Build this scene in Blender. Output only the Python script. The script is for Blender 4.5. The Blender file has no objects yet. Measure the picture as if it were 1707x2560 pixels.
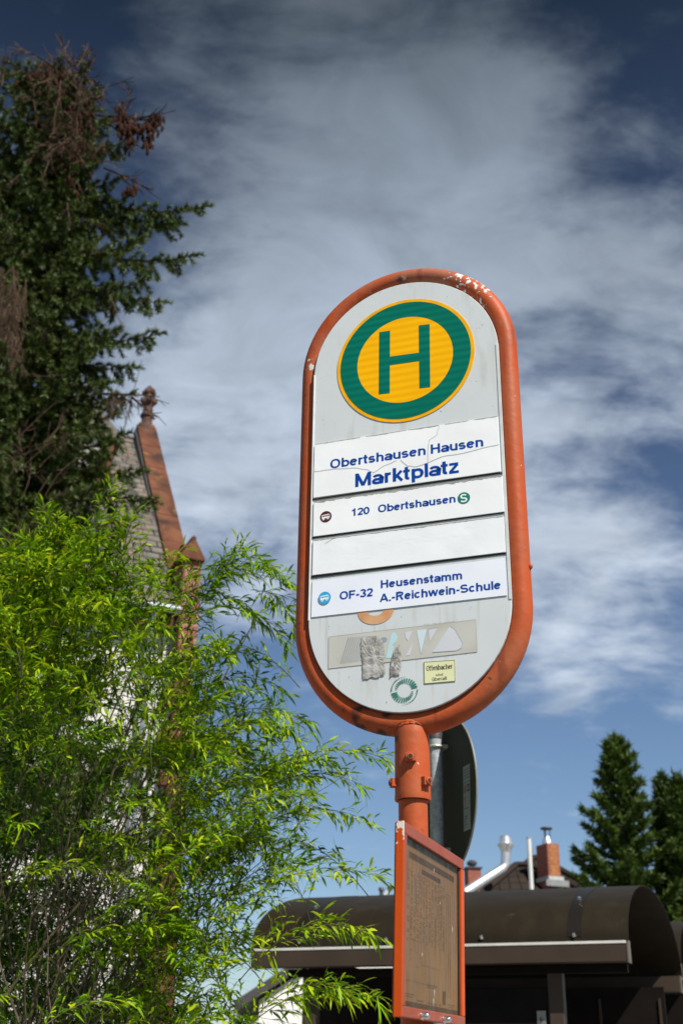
import bpy, bmesh, math, random
import numpy as np
from mathutils import Vector, Matrix, noise as mnoise

random.seed(7); rng = np.random.default_rng(7)
R = math.radians
scene = bpy.context.scene
col = scene.collection

# ------------------------------------------------------------------ camera
EYE = 1.6
F_PX, PITCH, ROLL = 2974.24, 0.4381, 0.0118
PW, PH = 1707, 2560
cp, sp_ = math.cos(PITCH), math.sin(PITCH)
FW = np.array([0, cp, sp_]); UP = np.array([0, -sp_, cp]); RT = np.array([1., 0, 0])
cr, sr = math.cos(ROLL), math.sin(ROLL)
camd = bpy.data.cameras.new('camera')
camd.sensor_width = 36; camd.sensor_fit = 'AUTO'; camd.lens = F_PX * 36 / PH
camd.clip_start = 0.05; camd.clip_end = 3000
camd.dof.use_dof = True; camd.dof.focus_distance = 2.92; camd.dof.aperture_fstop = 5.6
cam = bpy.data.objects.new('camera', camd); col.objects.link(cam)
ax, ay, az = cr*RT + sr*UP, -sr*RT + cr*UP, -FW
cam.matrix_world = Matrix(((ax[0], ay[0], az[0], 0), (ax[1], ay[1], az[1], 0), (ax[2], ay[2], az[2], EYE), (0, 0, 0, 1)))
scene.camera = cam

def at(x, y, D):
    """point seen in the direction of photo position (x, y), D metres away over the ground"""
    a, b = x - PW/2, y - PH/2
    u = cr*a + sr*b; v = -sr*a + cr*b
    d = FW + RT*u/F_PX - UP*v/F_PX
    d = d/math.hypot(d[0], d[1])*D
    return np.array([d[0], d[1], d[2] + EYE])

def sight(x, y):
    d = at(x, y, 1.0) - np.array([0, 0, EYE])
    return d/np.linalg.norm(d)

# ------------------------------------------------------------------ light
SUN_AZ, SUN_EL = R(38), R(50)          # azimuth: to the right of straight behind the camera
sdir = Vector((math.sin(SUN_AZ)*math.cos(SUN_EL), -math.cos(SUN_AZ)*math.cos(SUN_EL), math.sin(SUN_EL)))
sl = bpy.data.lights.new('sun', 'SUN'); sl.energy = 5.0; sl.angle = R(0.5); sl.color = (1.0, 0.95, 0.87)
so = bpy.data.objects.new('sun', sl); col.objects.link(so)
so.rotation_euler = sdir.to_track_quat('Z', 'Y').to_euler(); so.location = sdir*60

world = bpy.data.worlds.new("World"); scene.world = world; world.use_nodes = True
wt = world.node_tree; wt.nodes.clear()
def wn(t, **k):
    n = wt.nodes.new(t)
    for a, b in k.items(): setattr(n, a, b)
    return n
def wm(op, a, b=None, c=None):
    n = wn('ShaderNodeMath', operation=op)
    for i, v in enumerate((a, b, c)):
        if v is None: continue
        if isinstance(v, (int, float)): n.inputs[i].default_value = v
        else: wt.links.new(v, n.inputs[i])
    return n.outputs[0]
sky = wn('ShaderNodeTexSky', sky_type='NISHITA', sun_disc=False, sun_elevation=SUN_EL, sun_rotation=R(180) - SUN_AZ,
         altitude=200, air_density=1.0, dust_density=0.6, ozone_density=2.2)
tc = wn('ShaderNodeTexCoord')
sep = wn('ShaderNodeSeparateXYZ'); wt.links.new(tc.outputs['Generated'], sep.inputs[0])
X, Y, Zc = sep.outputs
zz = wm('MAXIMUM', Zc, 0.02)
zp = wm('ADD', zz, 0.30)
comb = wn('ShaderNodeCombineXYZ'); wt.links.new(wm('DIVIDE', X, zp), comb.inputs[0]); wt.links.new(wm('DIVIDE', Y, zp), comb.inputs[1])
def wnoise(scale, rot, sx, sy, detail, rough, dist, off):
    m = wn('ShaderNodeMapping'); m.inputs['Rotation'].default_value = (0, 0, R(rot)); m.inputs['Scale'].default_value = (sx, sy, 1)
    m.inputs['Location'].default_value = (off, off*.7, 0)
    wt.links.new(comb.outputs[0], m.inputs[0])
    n = wn('ShaderNodeTexNoise'); n.inputs['Scale'].default_value = scale; n.inputs['Detail'].default_value = detail
    n.inputs['Roughness'].default_value = rough; n.inputs['Distortion'].default_value = dist
    wt.links.new(m.outputs[0], n.inputs[0]); return n.outputs[0]
n1 = wnoise(4.6, 25, 1.0, 1.35, 9, .57, .35, 3.1)
n2 = wnoise(13., -25, 1.0, 1.8, 10, .62, .25, 9.4)
n3 = wnoise(7.0, 10, 1.0, 1.3, 8, .58, .6, 17.2)
# cloud masses: (photo position, spread, weight)
BLOBS = [(600, 380, 90, .34), (960, 380, 60, .20), (900, 640, 55, .26), (1300, 480, 60, .18), (1250, 260, 80, .12), (560, 800, 90, .22),
         (600, 980, 110, .30), (480, 960, 160, .14), (700, 1540, 260, .34), (640, 1360, 200, .16), (1480, 860, 130, .22), (1480, 1260, 300, .26),
         (1420, 1480, 180, .36), (1560, 1560, 200, .12), (1480, 1740, 400, .12), (700, 100, 60, .06), (1400, 80, 50, .08),
         (480, 440, 260, -.24), (540, 560, 420, -.26), (1560, 1090, 300, -.34), (1400, 1120, 500, -.18), (120, 150, 40, -.45), (250, 420, 80, -.2), (630, 1180, 400, -.10),
         (660, 1750, 90, -.26), (1300, 1950, 70, -.24), (900, 2200, 40, -.26), (1650, 300, 120, -.10), (1700, 2000, 120, -.14), (1650, 120, 120, -.30), (560, 360, 700, .16), (800, 330, 260, .12), (960, 480, 300, .10), (1000, 190, 300, -.12), (470, 610, 500, -.14), (1180, 280, 500, .14), (1420, 330, 400, -.08), (620, 1050, 300, .10), (600, 1250, 500, -.16), (1450, 1230, 500, .16), (1600, 930, 400, .14)]
acc = None
for bx, by, kk, w in BLOBS:
    d = sight(bx, by)
    dp = wn('ShaderNodeVectorMath', operation='DOT_PRODUCT'); wt.links.new(tc.outputs['Generated'], dp.inputs[0]); dp.inputs[1].default_value = tuple(d)
    e = wm('MULTIPLY', wm('EXPONENT', wm('MULTIPLY', wm('SUBTRACT', dp.outputs['Value'], 1.0), float(kk))), w)
    acc = e if acc is None else wm('ADD', acc, e)
dens = wm('ADD', wm('ADD', wm('MULTIPLY', wm('SUBTRACT', n1, .5), 2.3), wm('MULTIPLY', wm('SUBTRACT', n2, .5), .85)), wm('ADD', acc, .15))
mr = wn('ShaderNodeMapRange', interpolation_type='SMOOTHSTEP'); wt.links.new(dens, mr.inputs['Value'])
mr.inputs['From Min'].default_value = -0.12; mr.inputs['From Max'].default_value = 0.90; mr.inputs['To Max'].default_value = 0.95
# the blue deepens with height above the horizon
el = wn('ShaderNodeMapRange'); wt.links.new(Zc, el.inputs['Value']); el.inputs['From Min'].default_value = .05; el.inputs['From Max'].default_value = .74
cr1 = wn('ShaderNodeValToRGB'); wt.links.new(el.outputs[0], cr1.inputs[0])
cr1.color_ramp.elements[0].color = (.92, .98, 1.03, 1); cr1.color_ramp.elements[1].color = (.20, .22, .23, 1)
for pos, c in ((.33, (.80, .86, .93, 1)), (.7, (.56, .56, .62, 1))):
    q = cr1.color_ramp.elements.new(pos); q.color = c
cr2 = wn('ShaderNodeValToRGB'); wt.links.new(el.outputs[0], cr2.inputs[0])
cr2.color_ramp.elements[0].color = (5.6, 6.3, 7.0, 1); cr2.color_ramp.elements[1].color = (1.2, 1.5, 1.85, 1)
for pos, c in ((.4, (5.7, 6.5, 7.6, 1)), (.62, (4.9, 5.7, 6.8, 1)), (.84, (2.9, 3.5, 4.3, 1))):
    q = cr2.color_ramp.elements.new(pos); q.color = c
mul = wn('ShaderNodeMixRGB', blend_type='MULTIPLY'); mul.inputs[0].default_value = 1
wt.links.new(sky.outputs[0], mul.inputs[1]); wt.links.new(cr1.outputs[0], mul.inputs[2])
thick = wn('ShaderNodeMapRange'); wt.links.new(n3, thick.inputs['Value']); thick.inputs['From Min'].default_value = .3; thick.inputs['From Max'].default_value = .7
thick.inputs['To Min'].default_value = .80; thick.inputs['To Max'].default_value = 1.18
cl2 = wn('ShaderNodeVectorMath', operation='SCALE'); wt.links.new(cr2.outputs[0], cl2.inputs[0]); wt.links.new(thick.outputs[0], cl2.inputs['Scale'])
mix = wn('ShaderNodeMixRGB'); wt.links.new(mr.outputs[0], mix.inputs[0]); wt.links.new(mul.outputs[0], mix.inputs[1]); wt.links.new(cl2.outputs[0], mix.inputs[2])
bg = wn('ShaderNodeBackground'); bg.inputs[1].default_value = 0.075; wt.links.new(mix.outputs[0], bg.inputs[0])
wo = wn('ShaderNodeOutputWorld'); wt.links.new(bg.outputs[0], wo.inputs[0])

scene.view_settings.view_transform = 'Standard'; scene.view_settings.look = 'None'
scene.view_settings.exposure = 0.5; scene.view_settings.gamma = 1.0
scene.cycles.max_bounces = 6; scene.cycles.transparent_max_bounces = 8

# ------------------------------------------------------------------ materials
def mat(name, base, rough=.6, metal=0., var=.12, scale=8., bump=0., bscale=60., spec=.5, c2=None, coord='Object', detail=6):
    m = bpy.data.materials.new(name); m.use_nodes = True
    t = m.node_tree; p = t.nodes['Principled BSDF']
    p.inputs['Roughness'].default_value = rough; p.inputs['Metallic'].default_value = metal
    p.inputs['Specular IOR Level'].default_value = spec
    tcx = t.nodes.new('ShaderNodeTexCoord')
    n = t.nodes.new('ShaderNodeTexNoise'); n.inputs['Scale'].default_value = scale; n.inputs['Detail'].default_value = detail
    t.links.new(tcx.outputs[coord], n.inputs['Vector'])
    r = t.nodes.new('ShaderNodeValToRGB'); t.links.new(n.outputs[0], r.inputs[0])
    a = tuple(max(0, c*(1-var)) for c in base); b = tuple(min(1, c*(1+var)) for c in base)
    if c2: a, b = base, c2
    r.color_ramp.elements[0].position = .33; r.color_ramp.elements[0].color = (*a, 1)
    r.color_ramp.elements[1].position = .67; r.color_ramp.elements[1].color = (*b, 1)
    t.links.new(r.outputs[0], p.inputs['Base Color'])
    if bump:
        bn = t.nodes.new('ShaderNodeTexNoise'); bn.inputs['Scale'].default_value = bscale; bn.inputs['Detail'].default_value = 5
        t.links.new(tcx.outputs[coord], bn.inputs['Vector'])
        bb = t.nodes.new('ShaderNodeBump'); bb.inputs['Strength'].default_value = bump; bb.inputs['Distance'].default_value = .01
        t.links.new(bn.outputs[0], bb.inputs['Height']); t.links.new(bb.outputs[0], p.inputs['Normal'])
    m['ramp'] = r.name
    return m

def overlay(m, color, lo, hi, scale, detail=6, stretch=(1, 1, 1), dist=0., rough=None, mask=None, seed=0.):
    """a second layer (dirt, chips, rust) over the base colour where a noise passes lo..hi; mask: (point, inner, outer) keeps it near a place"""
    t = m.node_tree; p = t.nodes['Principled BSDF']
    src = p.inputs['Base Color'].links[0].from_socket
    tcx = t.nodes.new('ShaderNodeTexCoord'); mp = t.nodes.new('ShaderNodeMapping'); mp.inputs['Scale'].default_value = stretch
    mp.inputs['Location'].default_value = (seed, seed, seed)
    t.links.new(tcx.outputs['Object'], mp.inputs[0])
    n = t.nodes.new('ShaderNodeTexNoise'); n.inputs['Scale'].default_value = scale; n.inputs['Detail'].default_value = detail; n.inputs['Distortion'].default_value = dist
    t.links.new(mp.outputs[0], n.inputs['Vector'])
    val = n.outputs[0]
    if mask:
        pt, a, b = mask
        dn = t.nodes.new('ShaderNodeVectorMath'); dn.operation = 'DISTANCE'; dn.inputs[1].default_value = pt
        t.links.new(tcx.outputs['Object'], dn.inputs[0])
        g = t.nodes.new('ShaderNodeMapRange'); g.inputs['From Min'].default_value = a; g.inputs['From Max'].default_value = b
        g.inputs['To Min'].default_value = .16; g.inputs['To Max'].default_value = -.4
        t.links.new(dn.outputs['Value'], g.inputs['Value'])
        ad = t.nodes.new('ShaderNodeMath'); t.links.new(val, ad.inputs[0]); t.links.new(g.outputs[0], ad.inputs[1]); val = ad.outputs[0]
    mr_ = t.nodes.new('ShaderNodeMapRange'); mr_.inputs['From Min'].default_value = lo; mr_.inputs['From Max'].default_value = hi
    t.links.new(val, mr_.inputs['Value'])
    mx = t.nodes.new('ShaderNodeMixRGB'); t.links.new(mr_.outputs[0], mx.inputs[0]); t.links.new(src, mx.inputs[1]); mx.inputs[2].default_value = (*color, 1)
    t.links.new(mx.outputs[0], p.inputs['Base Color'])
    return m

def foliage(name, cols, trans=.35, rough=.5, spec=.3):
    """leaf material; each leaf's own green comes from its stored 'tint' value"""
    m = bpy.data.materials.new(name); m.use_nodes = True; t = m.node_tree
    p = t.nodes['Principled BSDF']; p.inputs['Roughness'].default_value = rough; p.inputs['Specular IOR Level'].default_value = spec
    a = t.nodes.new('ShaderNodeAttribute'); a.attribute_name = 'tint'
    r = t.nodes.new('ShaderNodeValToRGB'); t.links.new(a.outputs['Fac'], r.inputs[0])
    el_ = r.color_ramp.elements
    while len(el_) < len(cols): el_.new(.5)
    for i, c in enumerate(cols): el_[i].position = i/(len(cols)-1); el_[i].color = (*c, 1)
    t.links.new(r.outputs[0], p.inputs['Base Color'])
    if trans:
        tr = t.nodes.new('ShaderNodeBsdfTranslucent'); t.links.new(r.outputs[0], tr.inputs[0])
        mx = t.nodes.new('ShaderNodeMixShader'); mx.inputs[0].default_value = trans
        t.links.new(p.outputs[0], mx.inputs[1]); t.links.new(tr.outputs[0], mx.inputs[2])
        t.links.new(mx.outputs[0], t.nodes['Material Output'].inputs[0])
    return m

# ------------------------------------------------------------------ mesh helpers
def V(*a): return np.array(a, float)
class MB:
    def __init__(s): s.v = []; s.f = []
    def add(s, vs, fs):
        o = len(s.v); s.v += [tuple(map(float, q)) for q in vs]; s.f += [tuple(i+o for i in f) for f in fs]; return s
    def box(s, o, a, b, c):
        """corner o and three edge vectors"""
        o, a, b, c = map(np.asarray, (o, a, b, c))
        vs = [o, o+a, o+a+b, o+b, o+c, o+a+c, o+a+b+c, o+b+c]
        fs = [(0, 3, 2, 1), (4, 5, 6, 7), (0, 1, 5, 4), (1, 2, 6, 5), (2, 3, 7, 6), (3, 0, 4, 7)]
        if np.dot(np.cross(a, b), c) < 0: fs = [f[::-1] for f in fs]
        return s.add(vs, fs)
    def prism(s, pts, ext):
        """flat outline pts extruded by ext"""
        n = len(pts); ext = np.asarray(ext)
        vs = list(pts) + [np.asarray(p)+ext for p in pts]
        fs = [tuple(range(n))[::-1], tuple(range(n, 2*n))] + [(i, (i+1) % n, (i+1) % n+n, i+n) for i in range(n)]
        return s.add(vs, fs)
    def tube(s, pts, r, n=10, closed=False, cap=True):
        pts = [np.asarray(p, float) for p in pts]; m = len(pts)
        rs = r if hasattr(r, '__len__') else [r]*m
        vs = []; prev = None
        for i, p in enumerate(pts):
            if closed: d = pts[(i+1) % m]-pts[i-1]
            else: d = pts[min(i+1, m-1)]-pts[max(i-1, 0)]
            d = d/(np.linalg.norm(d)+1e-12)
            if prev is None:
                h = V(0, 0, 1) if abs(d[2]) < .9 else V(1, 0, 0)
                a = np.cross(d, h)
            else: a = prev - d*np.dot(prev, d)
            a /= np.linalg.norm(a)+1e-12; b = np.cross(d, a); prev = a
            for k in range(n):
                t = 2*math.pi*k/n; vs.append(p + rs[i]*(math.cos(t)*a+math.sin(t)*b))
        fs = []
        for i in range(m if closed else m-1):
            j = (i+1) % m
            for k in range(n):
                k2 = (k+1) % n; fs.append((i*n+k, i*n+k2, j*n+k2, j*n+k))
        if cap and not closed: fs += [tuple(range(n))[::-1], tuple(range((m-1)*n, m*n))]
        return s.add(vs, fs)
    def lathe(s, base, axis, prof, n=24):
        """(radius, height) profile turned about an axis"""
        axis = np.asarray(axis, float); axis = axis/np.linalg.norm(axis); base = np.asarray(base, float)
        return s.tube_prof([base+axis*h for _, h in prof], [max(r, 1e-4) for r, _ in prof], axis, n)
    def tube_prof(s, pts, rs, axis, n):
        h = V(0, 0, 1) if abs(axis[2]) < .9 else V(1, 0, 0)
        a = np.cross(axis, h); a /= np.linalg.norm(a); b = np.cross(axis, a); vs = []
        for p, r in zip(pts, rs):
            for k in range(n):
                t = 2*math.pi*k/n; vs.append(p+r*(math.cos(t)*a+math.sin(t)*b))
        m = len(pts); fs = []
        for i in range(m-1):
            for k in range(n):
                k2 = (k+1) % n; fs.append((i*n+k, i*n+k2, (i+1)*n+k2, (i+1)*n+k))
        fs += [tuple(range(n))[::-1], tuple(range((m-1)*n, m*n))]
        return s.add(vs, fs)
    def build(s, name, m, parent=None, root=None, smooth=False, bevel=0., loc=None, auto=None):
        me = bpy.data.meshes.new(name)
        o0 = ROOT.get(parent.name, V(0, 0, 0)) if parent else (V(*loc) if loc is not None else V(0, 0, 0))
        me.from_pydata([tuple(np.array(v)-o0) for v in s.v], [], s.f); me.update()
        o = bpy.data.objects.new(name, me); col.objects.link(o)
        if parent: o.parent = parent
        else: o.location = tuple(o0)
        ROOT[o.name] = o0
        me.materials.append(m)
        if smooth: me.shade_smooth()
        if auto: me.shade_auto_smooth(angle=R(auto)) if hasattr(me, 'shade_auto_smooth') else None
        if smooth and not auto:
            try: me.set_sharp_from_angle(angle=R(40))
            except Exception: pass
        if bevel:
            b = o.modifiers.new('bevel', 'BEVEL'); b.width = bevel; b.segments = 2; b.limit_method = 'ANGLE'; b.angle_limit = R(35)
        return o
ROOT = {}
def thing(name, label, cat, loc, group=None):
    o = bpy.data.objects.new(name, None); col.objects.link(o); o.location = tuple(loc); ROOT[o.name] = V(*loc)
    o.empty_display_size = .2
    o['label'] = label; o['category'] = cat
    if group: o['group'] = group
    return o
def np_mesh(name, verts, faces, m, parent, tint=None, smooth=False):
    """big mesh of equal-sized faces from arrays"""
    o0 = ROOT.get(parent.name, V(0, 0, 0)) if parent else V(0, 0, 0)
    verts = np.asarray(verts, np.float32) - o0.astype(np.float32); faces = np.asarray(faces, np.int32)
    me = bpy.data.meshes.new(name); nf, k = faces.shape
    me.vertices.add(len(verts)); me.vertices.foreach_set('co', verts.ravel())
    me.loops.add(nf*k); me.loops.foreach_set('vertex_index', faces.ravel())
    me.polygons.add(nf); me.polygons.foreach_set('loop_start', np.arange(0, nf*k, k, dtype=np.int32))
    try: me.polygons.foreach_set('loop_total', np.full(nf, k, np.int32))
    except Exception: pass
    me.update(calc_edges=True)
    if tint is not None:
        a = me.attributes.new('tint', 'FLOAT', 'POINT'); a.data.foreach_set('value', np.asarray(tint, np.float32))
    me.materials.append(m)
    if smooth: me.shade_smooth()
    o = bpy.data.objects.new(name, me); col.objects.link(o); o.parent = parent; ROOT[o.name] = o0
    return o
def structure(o): o['kind'] = 'structure'; return o

# ------------------------------------------------------------------ the setting: ground, street, pavement
m_asph = mat('asphalt', (.05, .05, .052), .9, var=.25, scale=3, bump=.4, bscale=90)
m_pave = mat('paving', (.22, .21, .20), .85, var=.15, scale=4, bump=.3, bscale=70)
m_kerb = mat('kerb_stone', (.32, .31, .29), .8, var=.15, scale=6)
m_grass = mat('lawn', (.06, .10, .025), .9, var=.3, scale=5, bump=.6, bscale=40)
m_line = mat('road_paint', (.75, .75, .72), .7, var=.08)
structure(MB().box(V(-900, -900, -.3), V(1800, 0, 0), V(0, 1800, 0), V(0, 0, .3)).build('ground', m_grass))
structure(MB().box(V(-60, 5.4, .004), V(120, 0, 0), V(0, 40, 0), V(0, 0, .10)).build('square', m_pave))
structure(MB().box(V(-80, -6, .004), V(160, 0, 0), V(0, 7.0, 0), V(0, 0, .02)).build('road', m_asph))
structure(MB().box(V(-80, 1.0, 0), V(160, 0, 0), V(0, .15, 0), V(0, 0, .14)).build('kerb', m_kerb))
structure(MB().box(V(-80, 1.153, 0), V(160, 0, 0), V(0, 4.24, 0), V(0, 0, .13)).build('pavement', m_pave))
lm = MB()
for i in range(-12, 12): lm.box(V(i*6, -2.6, .0245), V(3, 0, 0), V(0, .12, 0), V(0, 0, .004))
structure(lm.build('road_marking', m_line))

# ------------------------------------------------------------------ lettering: a stroke alphabet (cap height 1, stroke .18)
SW = .195; hb = SW/2; XH = .74
def el_arc(cx, cy, rx, ry, a0, a1, n=18):
    q = lambda v: math.copysign(abs(v)**.86, v)          # slightly squared curves, as in grotesque type
    return [(cx+rx*q(math.cos(R(a0+(a1-a0)*i/n))), cy+ry*q(math.sin(R(a0+(a1-a0)*i/n)))) for i in range(n+1)]
def s_curve(w, h):
    y1, y2 = h-hb, hb; mid = h*.505; cx = w/2
    rx = w/2-hb
    top = el_arc(cx, (y1+mid)/2, rx*.92, (y1-mid)/2, 20, 250, 16); bot = el_arc(cx, (y2+mid)/2, rx, (mid-y2)/2, 70, -160, 16)
    return [top + bot]
def cbowl(x0, w, n=28): return el_arc(x0+w/2, XH/2, w/2-hb, XH/2-hb, 0, 360, n)
xm = XH - hb
GL = {
 'O': (.90, [el_arc(.45, .5, .45-hb-.03, .5-hb+.01, 0, 360, 36)]),
 'b': (.70, [[(.05+hb, 0), (.05+hb, 1)], el_arc(.375, XH/2, .235, XH/2-hb, 0, 360, 28)]),
 'd': (.70, [[(.65-hb, 0), (.65-hb, 1)], el_arc(.325, XH/2, .235, XH/2-hb, 0, 360, 28)]),
 'p': (.70, [[(.05+hb, -.25), (.05+hb, XH)], el_arc(.375, XH/2, .235, XH/2-hb, 0, 360, 28)]),
 'e': (.66, [[(.12, .40), (.54, .40)], el_arc(.33, XH/2, .33-hb-.02, XH/2-hb, 6, 318, 26)]),
 'c': (.64, [el_arc(.33, XH/2, .33-hb-.02, XH/2-hb, 42, 318, 24)]),
 'r': (.44, [[(.05+hb, 0), (.05+hb, XH)], [(.05+hb, .34)] + el_arc(.36, .40, .22, xm-.40, 160, 84, 10)]),
 't': (.40, [[(.175, .95), (.175, .22)] + el_arc(.29, .2, .115, .2-hb, 190, 285, 8), [(.0, XH-.08), (.36, XH-.08)]]),
 's': (.60, s_curve(.58, XH)),
 'h': (.69, [[(.05+hb, 0), (.05+hb, 1)], [(.05+hb, .34)] + el_arc(.345, .42, .205, xm-.42, 170, 0, 14) + [(.55, 0)]]),
 'n': (.69, [[(.05+hb, 0), (.05+hb, XH)], [(.05+hb, .34)] + el_arc(.345, .42, .205, xm-.42, 170, 0, 14) + [(.55, 0)]]),
 'u': (.69, [[(.55, 0), (.55, XH)], [(.55, .40)] + el_arc(.345, .31, .208, .31-hb, 350, 180, 14) + [(.05+hb, XH)]]),
 'a': (.65, [el_arc(.30, .225, .205, .225-hb+.01, 0, 360, 24), [(.53, 0), (.53, .48)] + el_arc(.315, .46, .215, xm-.46, 0, 158, 14)]),
 'm': (1.02, [[(.05+hb, 0), (.05+hb, XH)], [(.05+hb, .34)] + el_arc(.325, .44, .185, xm-.44, 170, 0, 12) + [(.51, 0)], [(.51, .34)] + el_arc(.695, .44, .185, xm-.44, 170, 0, 12) + [(.88, 0)]]),
 'k': (.62, [[(.05+hb, 0), (.05+hb, 1)], [(.17, .27), (.53, .74)], [(.27, .44), (.56, 0)]]),
 'l': (.27, [[(.05+hb, 0), (.05+hb, 1)]]),
 'i': (.27, [[(.05+hb, 0), (.05+hb, XH)], [(.05+hb, .84), (.05+hb, 1.0)]]),
 'z': (.58, [[(.04, XH-.075), (.52, XH-.075)], [(.47, XH-.12), (.10, .12)], [(.03, .075), (.54, .075)]]),
 'w': (.94, [[(.07, XH), (.26, .03)], [(.26, .03), (.46, XH)], [(.46, XH), (.67, .03)], [(.67, .03), (.86, XH)]]),
 'f': (.40, [[(.175, 0), (.175, .78)] + el_arc(.31, .76, .135, .155, 175, 78, 8), [(.0, XH-.08), (.36, XH-.08)]]),
 'H': (.82, [[(.14, 0), (.14, 1)], [(.68, 0), (.68, 1)], [(.14, .53), (.68, .53)]]),
 'M': (.96, [[(.135, 0), (.135, 1)], [(.825, 0), (.825, 1)], [(.15, .96), (.48, .06)], [(.48, .06), (.81, .96)]]),
 'F': (.70, [[(.14, 0), (.14, 1)], [(.14, 1-hb), (.66, 1-hb)], [(.14, .50), (.60, .50)]]),
 'A': (.84, [[(.08, 0), (.42, .97)], [(.42, .97), (.76, 0)], [(.20, .29), (.64, .29)]]),
 'R': (.82, [[(.14, 0), (.14, 1)], [(.14, 1-hb), (.45, 1-hb)] + el_arc(.45, .73, .21, .27-hb, 90, -90, 14) + [(.14, .465)], [(.44, .46), (.68, 0)]]),
 'S': (.78, s_curve(.76, 1.0)),
 '1': (.64, [[(.36, 0), (.36, 1)], [(.10, .70), (.36, .84)]]),
 '2': (.64, [el_arc(.33, .69, .22, .31-hb, 170, -30, 16) + [(.14, .14)], [(.06, hb), (.58, hb)]]),
 '3': (.64, [el_arc(.31, .735, .20, .265-hb, 160, -90, 14), el_arc(.31, .285, .225, .285-hb, 90, -165, 14)]),
 '0': (.64, [el_arc(.32, .5, .225, .5-hb, 0, 360, 30)]),
 '-': (.40, [[(.05, .37), (.35, .37)]]),
 '.': (.28, [[(.05+hb, 0), (.05+hb, .18)]]),
 ' ': (.30, []),
}
GL['\u00fc'] = (.69, GL['u'][1] + [[(.21, .84), (.21, 1.0)], [(.47, .84), (.47, 1.0)]])
def ribbon(mb, pts, w, place, h, contrast=0.):
    """flat stroke of width w along 2-D points; place(x, y, h) -> world"""
    n = len(pts); L = []; Rr = []
    P = [np.array(p, float) for p in pts]
    closed = np.linalg.norm(P[0]-P[-1]) < 1e-6 and n > 3
    for i in range(n):
        if closed: d0 = P[i]-P[i-1 if i > 0 else n-2]; d1 = P[(i+1) if i < n-1 else 1]-P[i]
        else: d0 = P[i]-P[i-1] if i > 0 else P[1]-P[0]; d1 = P[i+1]-P[i] if i < n-1 else P[-1]-P[-2]
        d0 = d0/(np.linalg.norm(d0)+1e-12); d1 = d1/(np.linalg.norm(d1)+1e-12)
        m = d0+d1; m = m/(np.linalg.norm(m)+1e-12); nn = np.array([-m[1], m[0]])
        c = max(.6, float(np.dot(nn, [-d1[1], d1[0]])))
        ww = w*(1-contrast*abs(float(m[0])))
        L.append(P[i]+nn*ww/2/c); Rr.append(P[i]-nn*ww/2/c)
    vs = [place(*q, h) for q in L] + [place(*q, h) for q in Rr]
    mb.add(vs, [(i, i+n, i+n+1, i+1) for i in range(n-1)])
def text_mb(txt, x0, x1, y, cap, place, h0, bold=1.0, gap=.0):
    """a line of lettering between x0 and x1 on baseline y"""
    tot = sum(GL[c][0]+gap for c in txt); sx = (x1-x0)/(tot-.06)
    mb = MB(); pen = x0-.03*sx; q = 0
    asp = sx/cap
    for c in txt:
        adv, st = GL[c]
        for s in st:
            pts = [(pen+a*sx, y+b*cap) for a, b in s]
            ribbon(mb, pts, SW*bold*(cap+sx)/2, place, h0+.00004*(q % 5), .20); q += 1
        pen += (adv+gap)*sx
    return mb

# ------------------------------------------------------------------ the bus stop sign
PSI = .336
SU = V(math.cos(PSI), -math.sin(PSI), 0); SN = V(-math.sin(PSI), -math.cos(PSI), 0); SV = V(0, 0, 1)
S0 = V(.1559, 2.49, 1.5755+EYE)
def sp(u, v, h=0.): return S0+SU*u+SV*v+SN*h
U0 = -.0075; TUBE_H = -.033; ARC = .6458
pole_xy = sp(-.010, 0, TUBE_H)
m_or = mat('orange_paint', (.425, .064, .010), .52, spec=.2, scale=7, bump=.14, bscale=45, c2=(.37, .080, .027))
overlay(m_or, (.33, .05, .016), .60, .80, 16, dist=.6, seed=4)                       # grime
overlay(m_or, (.38, .105, .045), .52, .76, 5.2, dist=.6, seed=8)                        # sun-bleached patches
overlay(m_or, (.10, .05, .03), .73, .77, 55, detail=3, seed=2)                         # dark nicks
overlay(m_or, (.62, .60, .56), .745, .76, 70, detail=3, seed=11)                       # pale nicks
base_o = V(pole_xy[0], pole_xy[1], 0)
overlay(m_or, (.33, .105, .058), .42, .66, 9, dist=.5, mask=(tuple(sp(-.02, .20, -.02)-base_o), .10, .42), seed=14)
overlay(m_or, (.20, .045, .02), .56, .74, 6, stretch=(5, 5, .5), seed=21)
overlay(m_or, (.16, .05, .026), .70, .76, 28, detail=7, seed=31)
chip = sp(.185, .215, -.015)-base_o
overlay(m_or, (.62, .63, .62), .69, .71, 80, detail=6, mask=(tuple(chip), .03, .36), seed=6)   # flaked corner at upper right
chip2 = sp(-.25, .02, -.02)-base_o
overlay(m_or, (.55, .54, .50), .72, .74, 60, detail=6, mask=(tuple(chip2), .02, .16), seed=3)
low = sp(-.10, -.92, -.03)-base_o
overlay(m_or, (.06, .025, .015), .60, .74, 30, detail=5, mask=(tuple(low), .03, .22), seed=5)  # soot under the ring
m_plate = mat('sign_sheet', (.585, .62, .63), .42, spec=.3, var=.035, scale=5, bump=.03, bscale=20)
overlay(m_plate, (.47, .47, .43), .56, .80, 9, stretch=(3, 3, .5), seed=1); overlay(m_plate, (.47, .48, .46), .60, .78, 6, stretch=(9, 9, .7), seed=5); overlay(m_plate, (.30, .28, .24), .72, .76, 120, detail=2, seed=7)
m_white = mat('strip_white', (.85, .865, .88), .4, spec=.25, var=.03, scale=12, bump=.05, bscale=26)
m_white2 = mat('strip_bluish_white', (.79, .82, .90), .4, spec=.25, var=.03, scale=9)
m_blue = mat('print_blue', (.003, .055, .31), .55, spec=.08, var=.06, scale=20)
m_black = mat('black_gap', (.012, .011, .010), .7, var=.4, scale=40)
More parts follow.
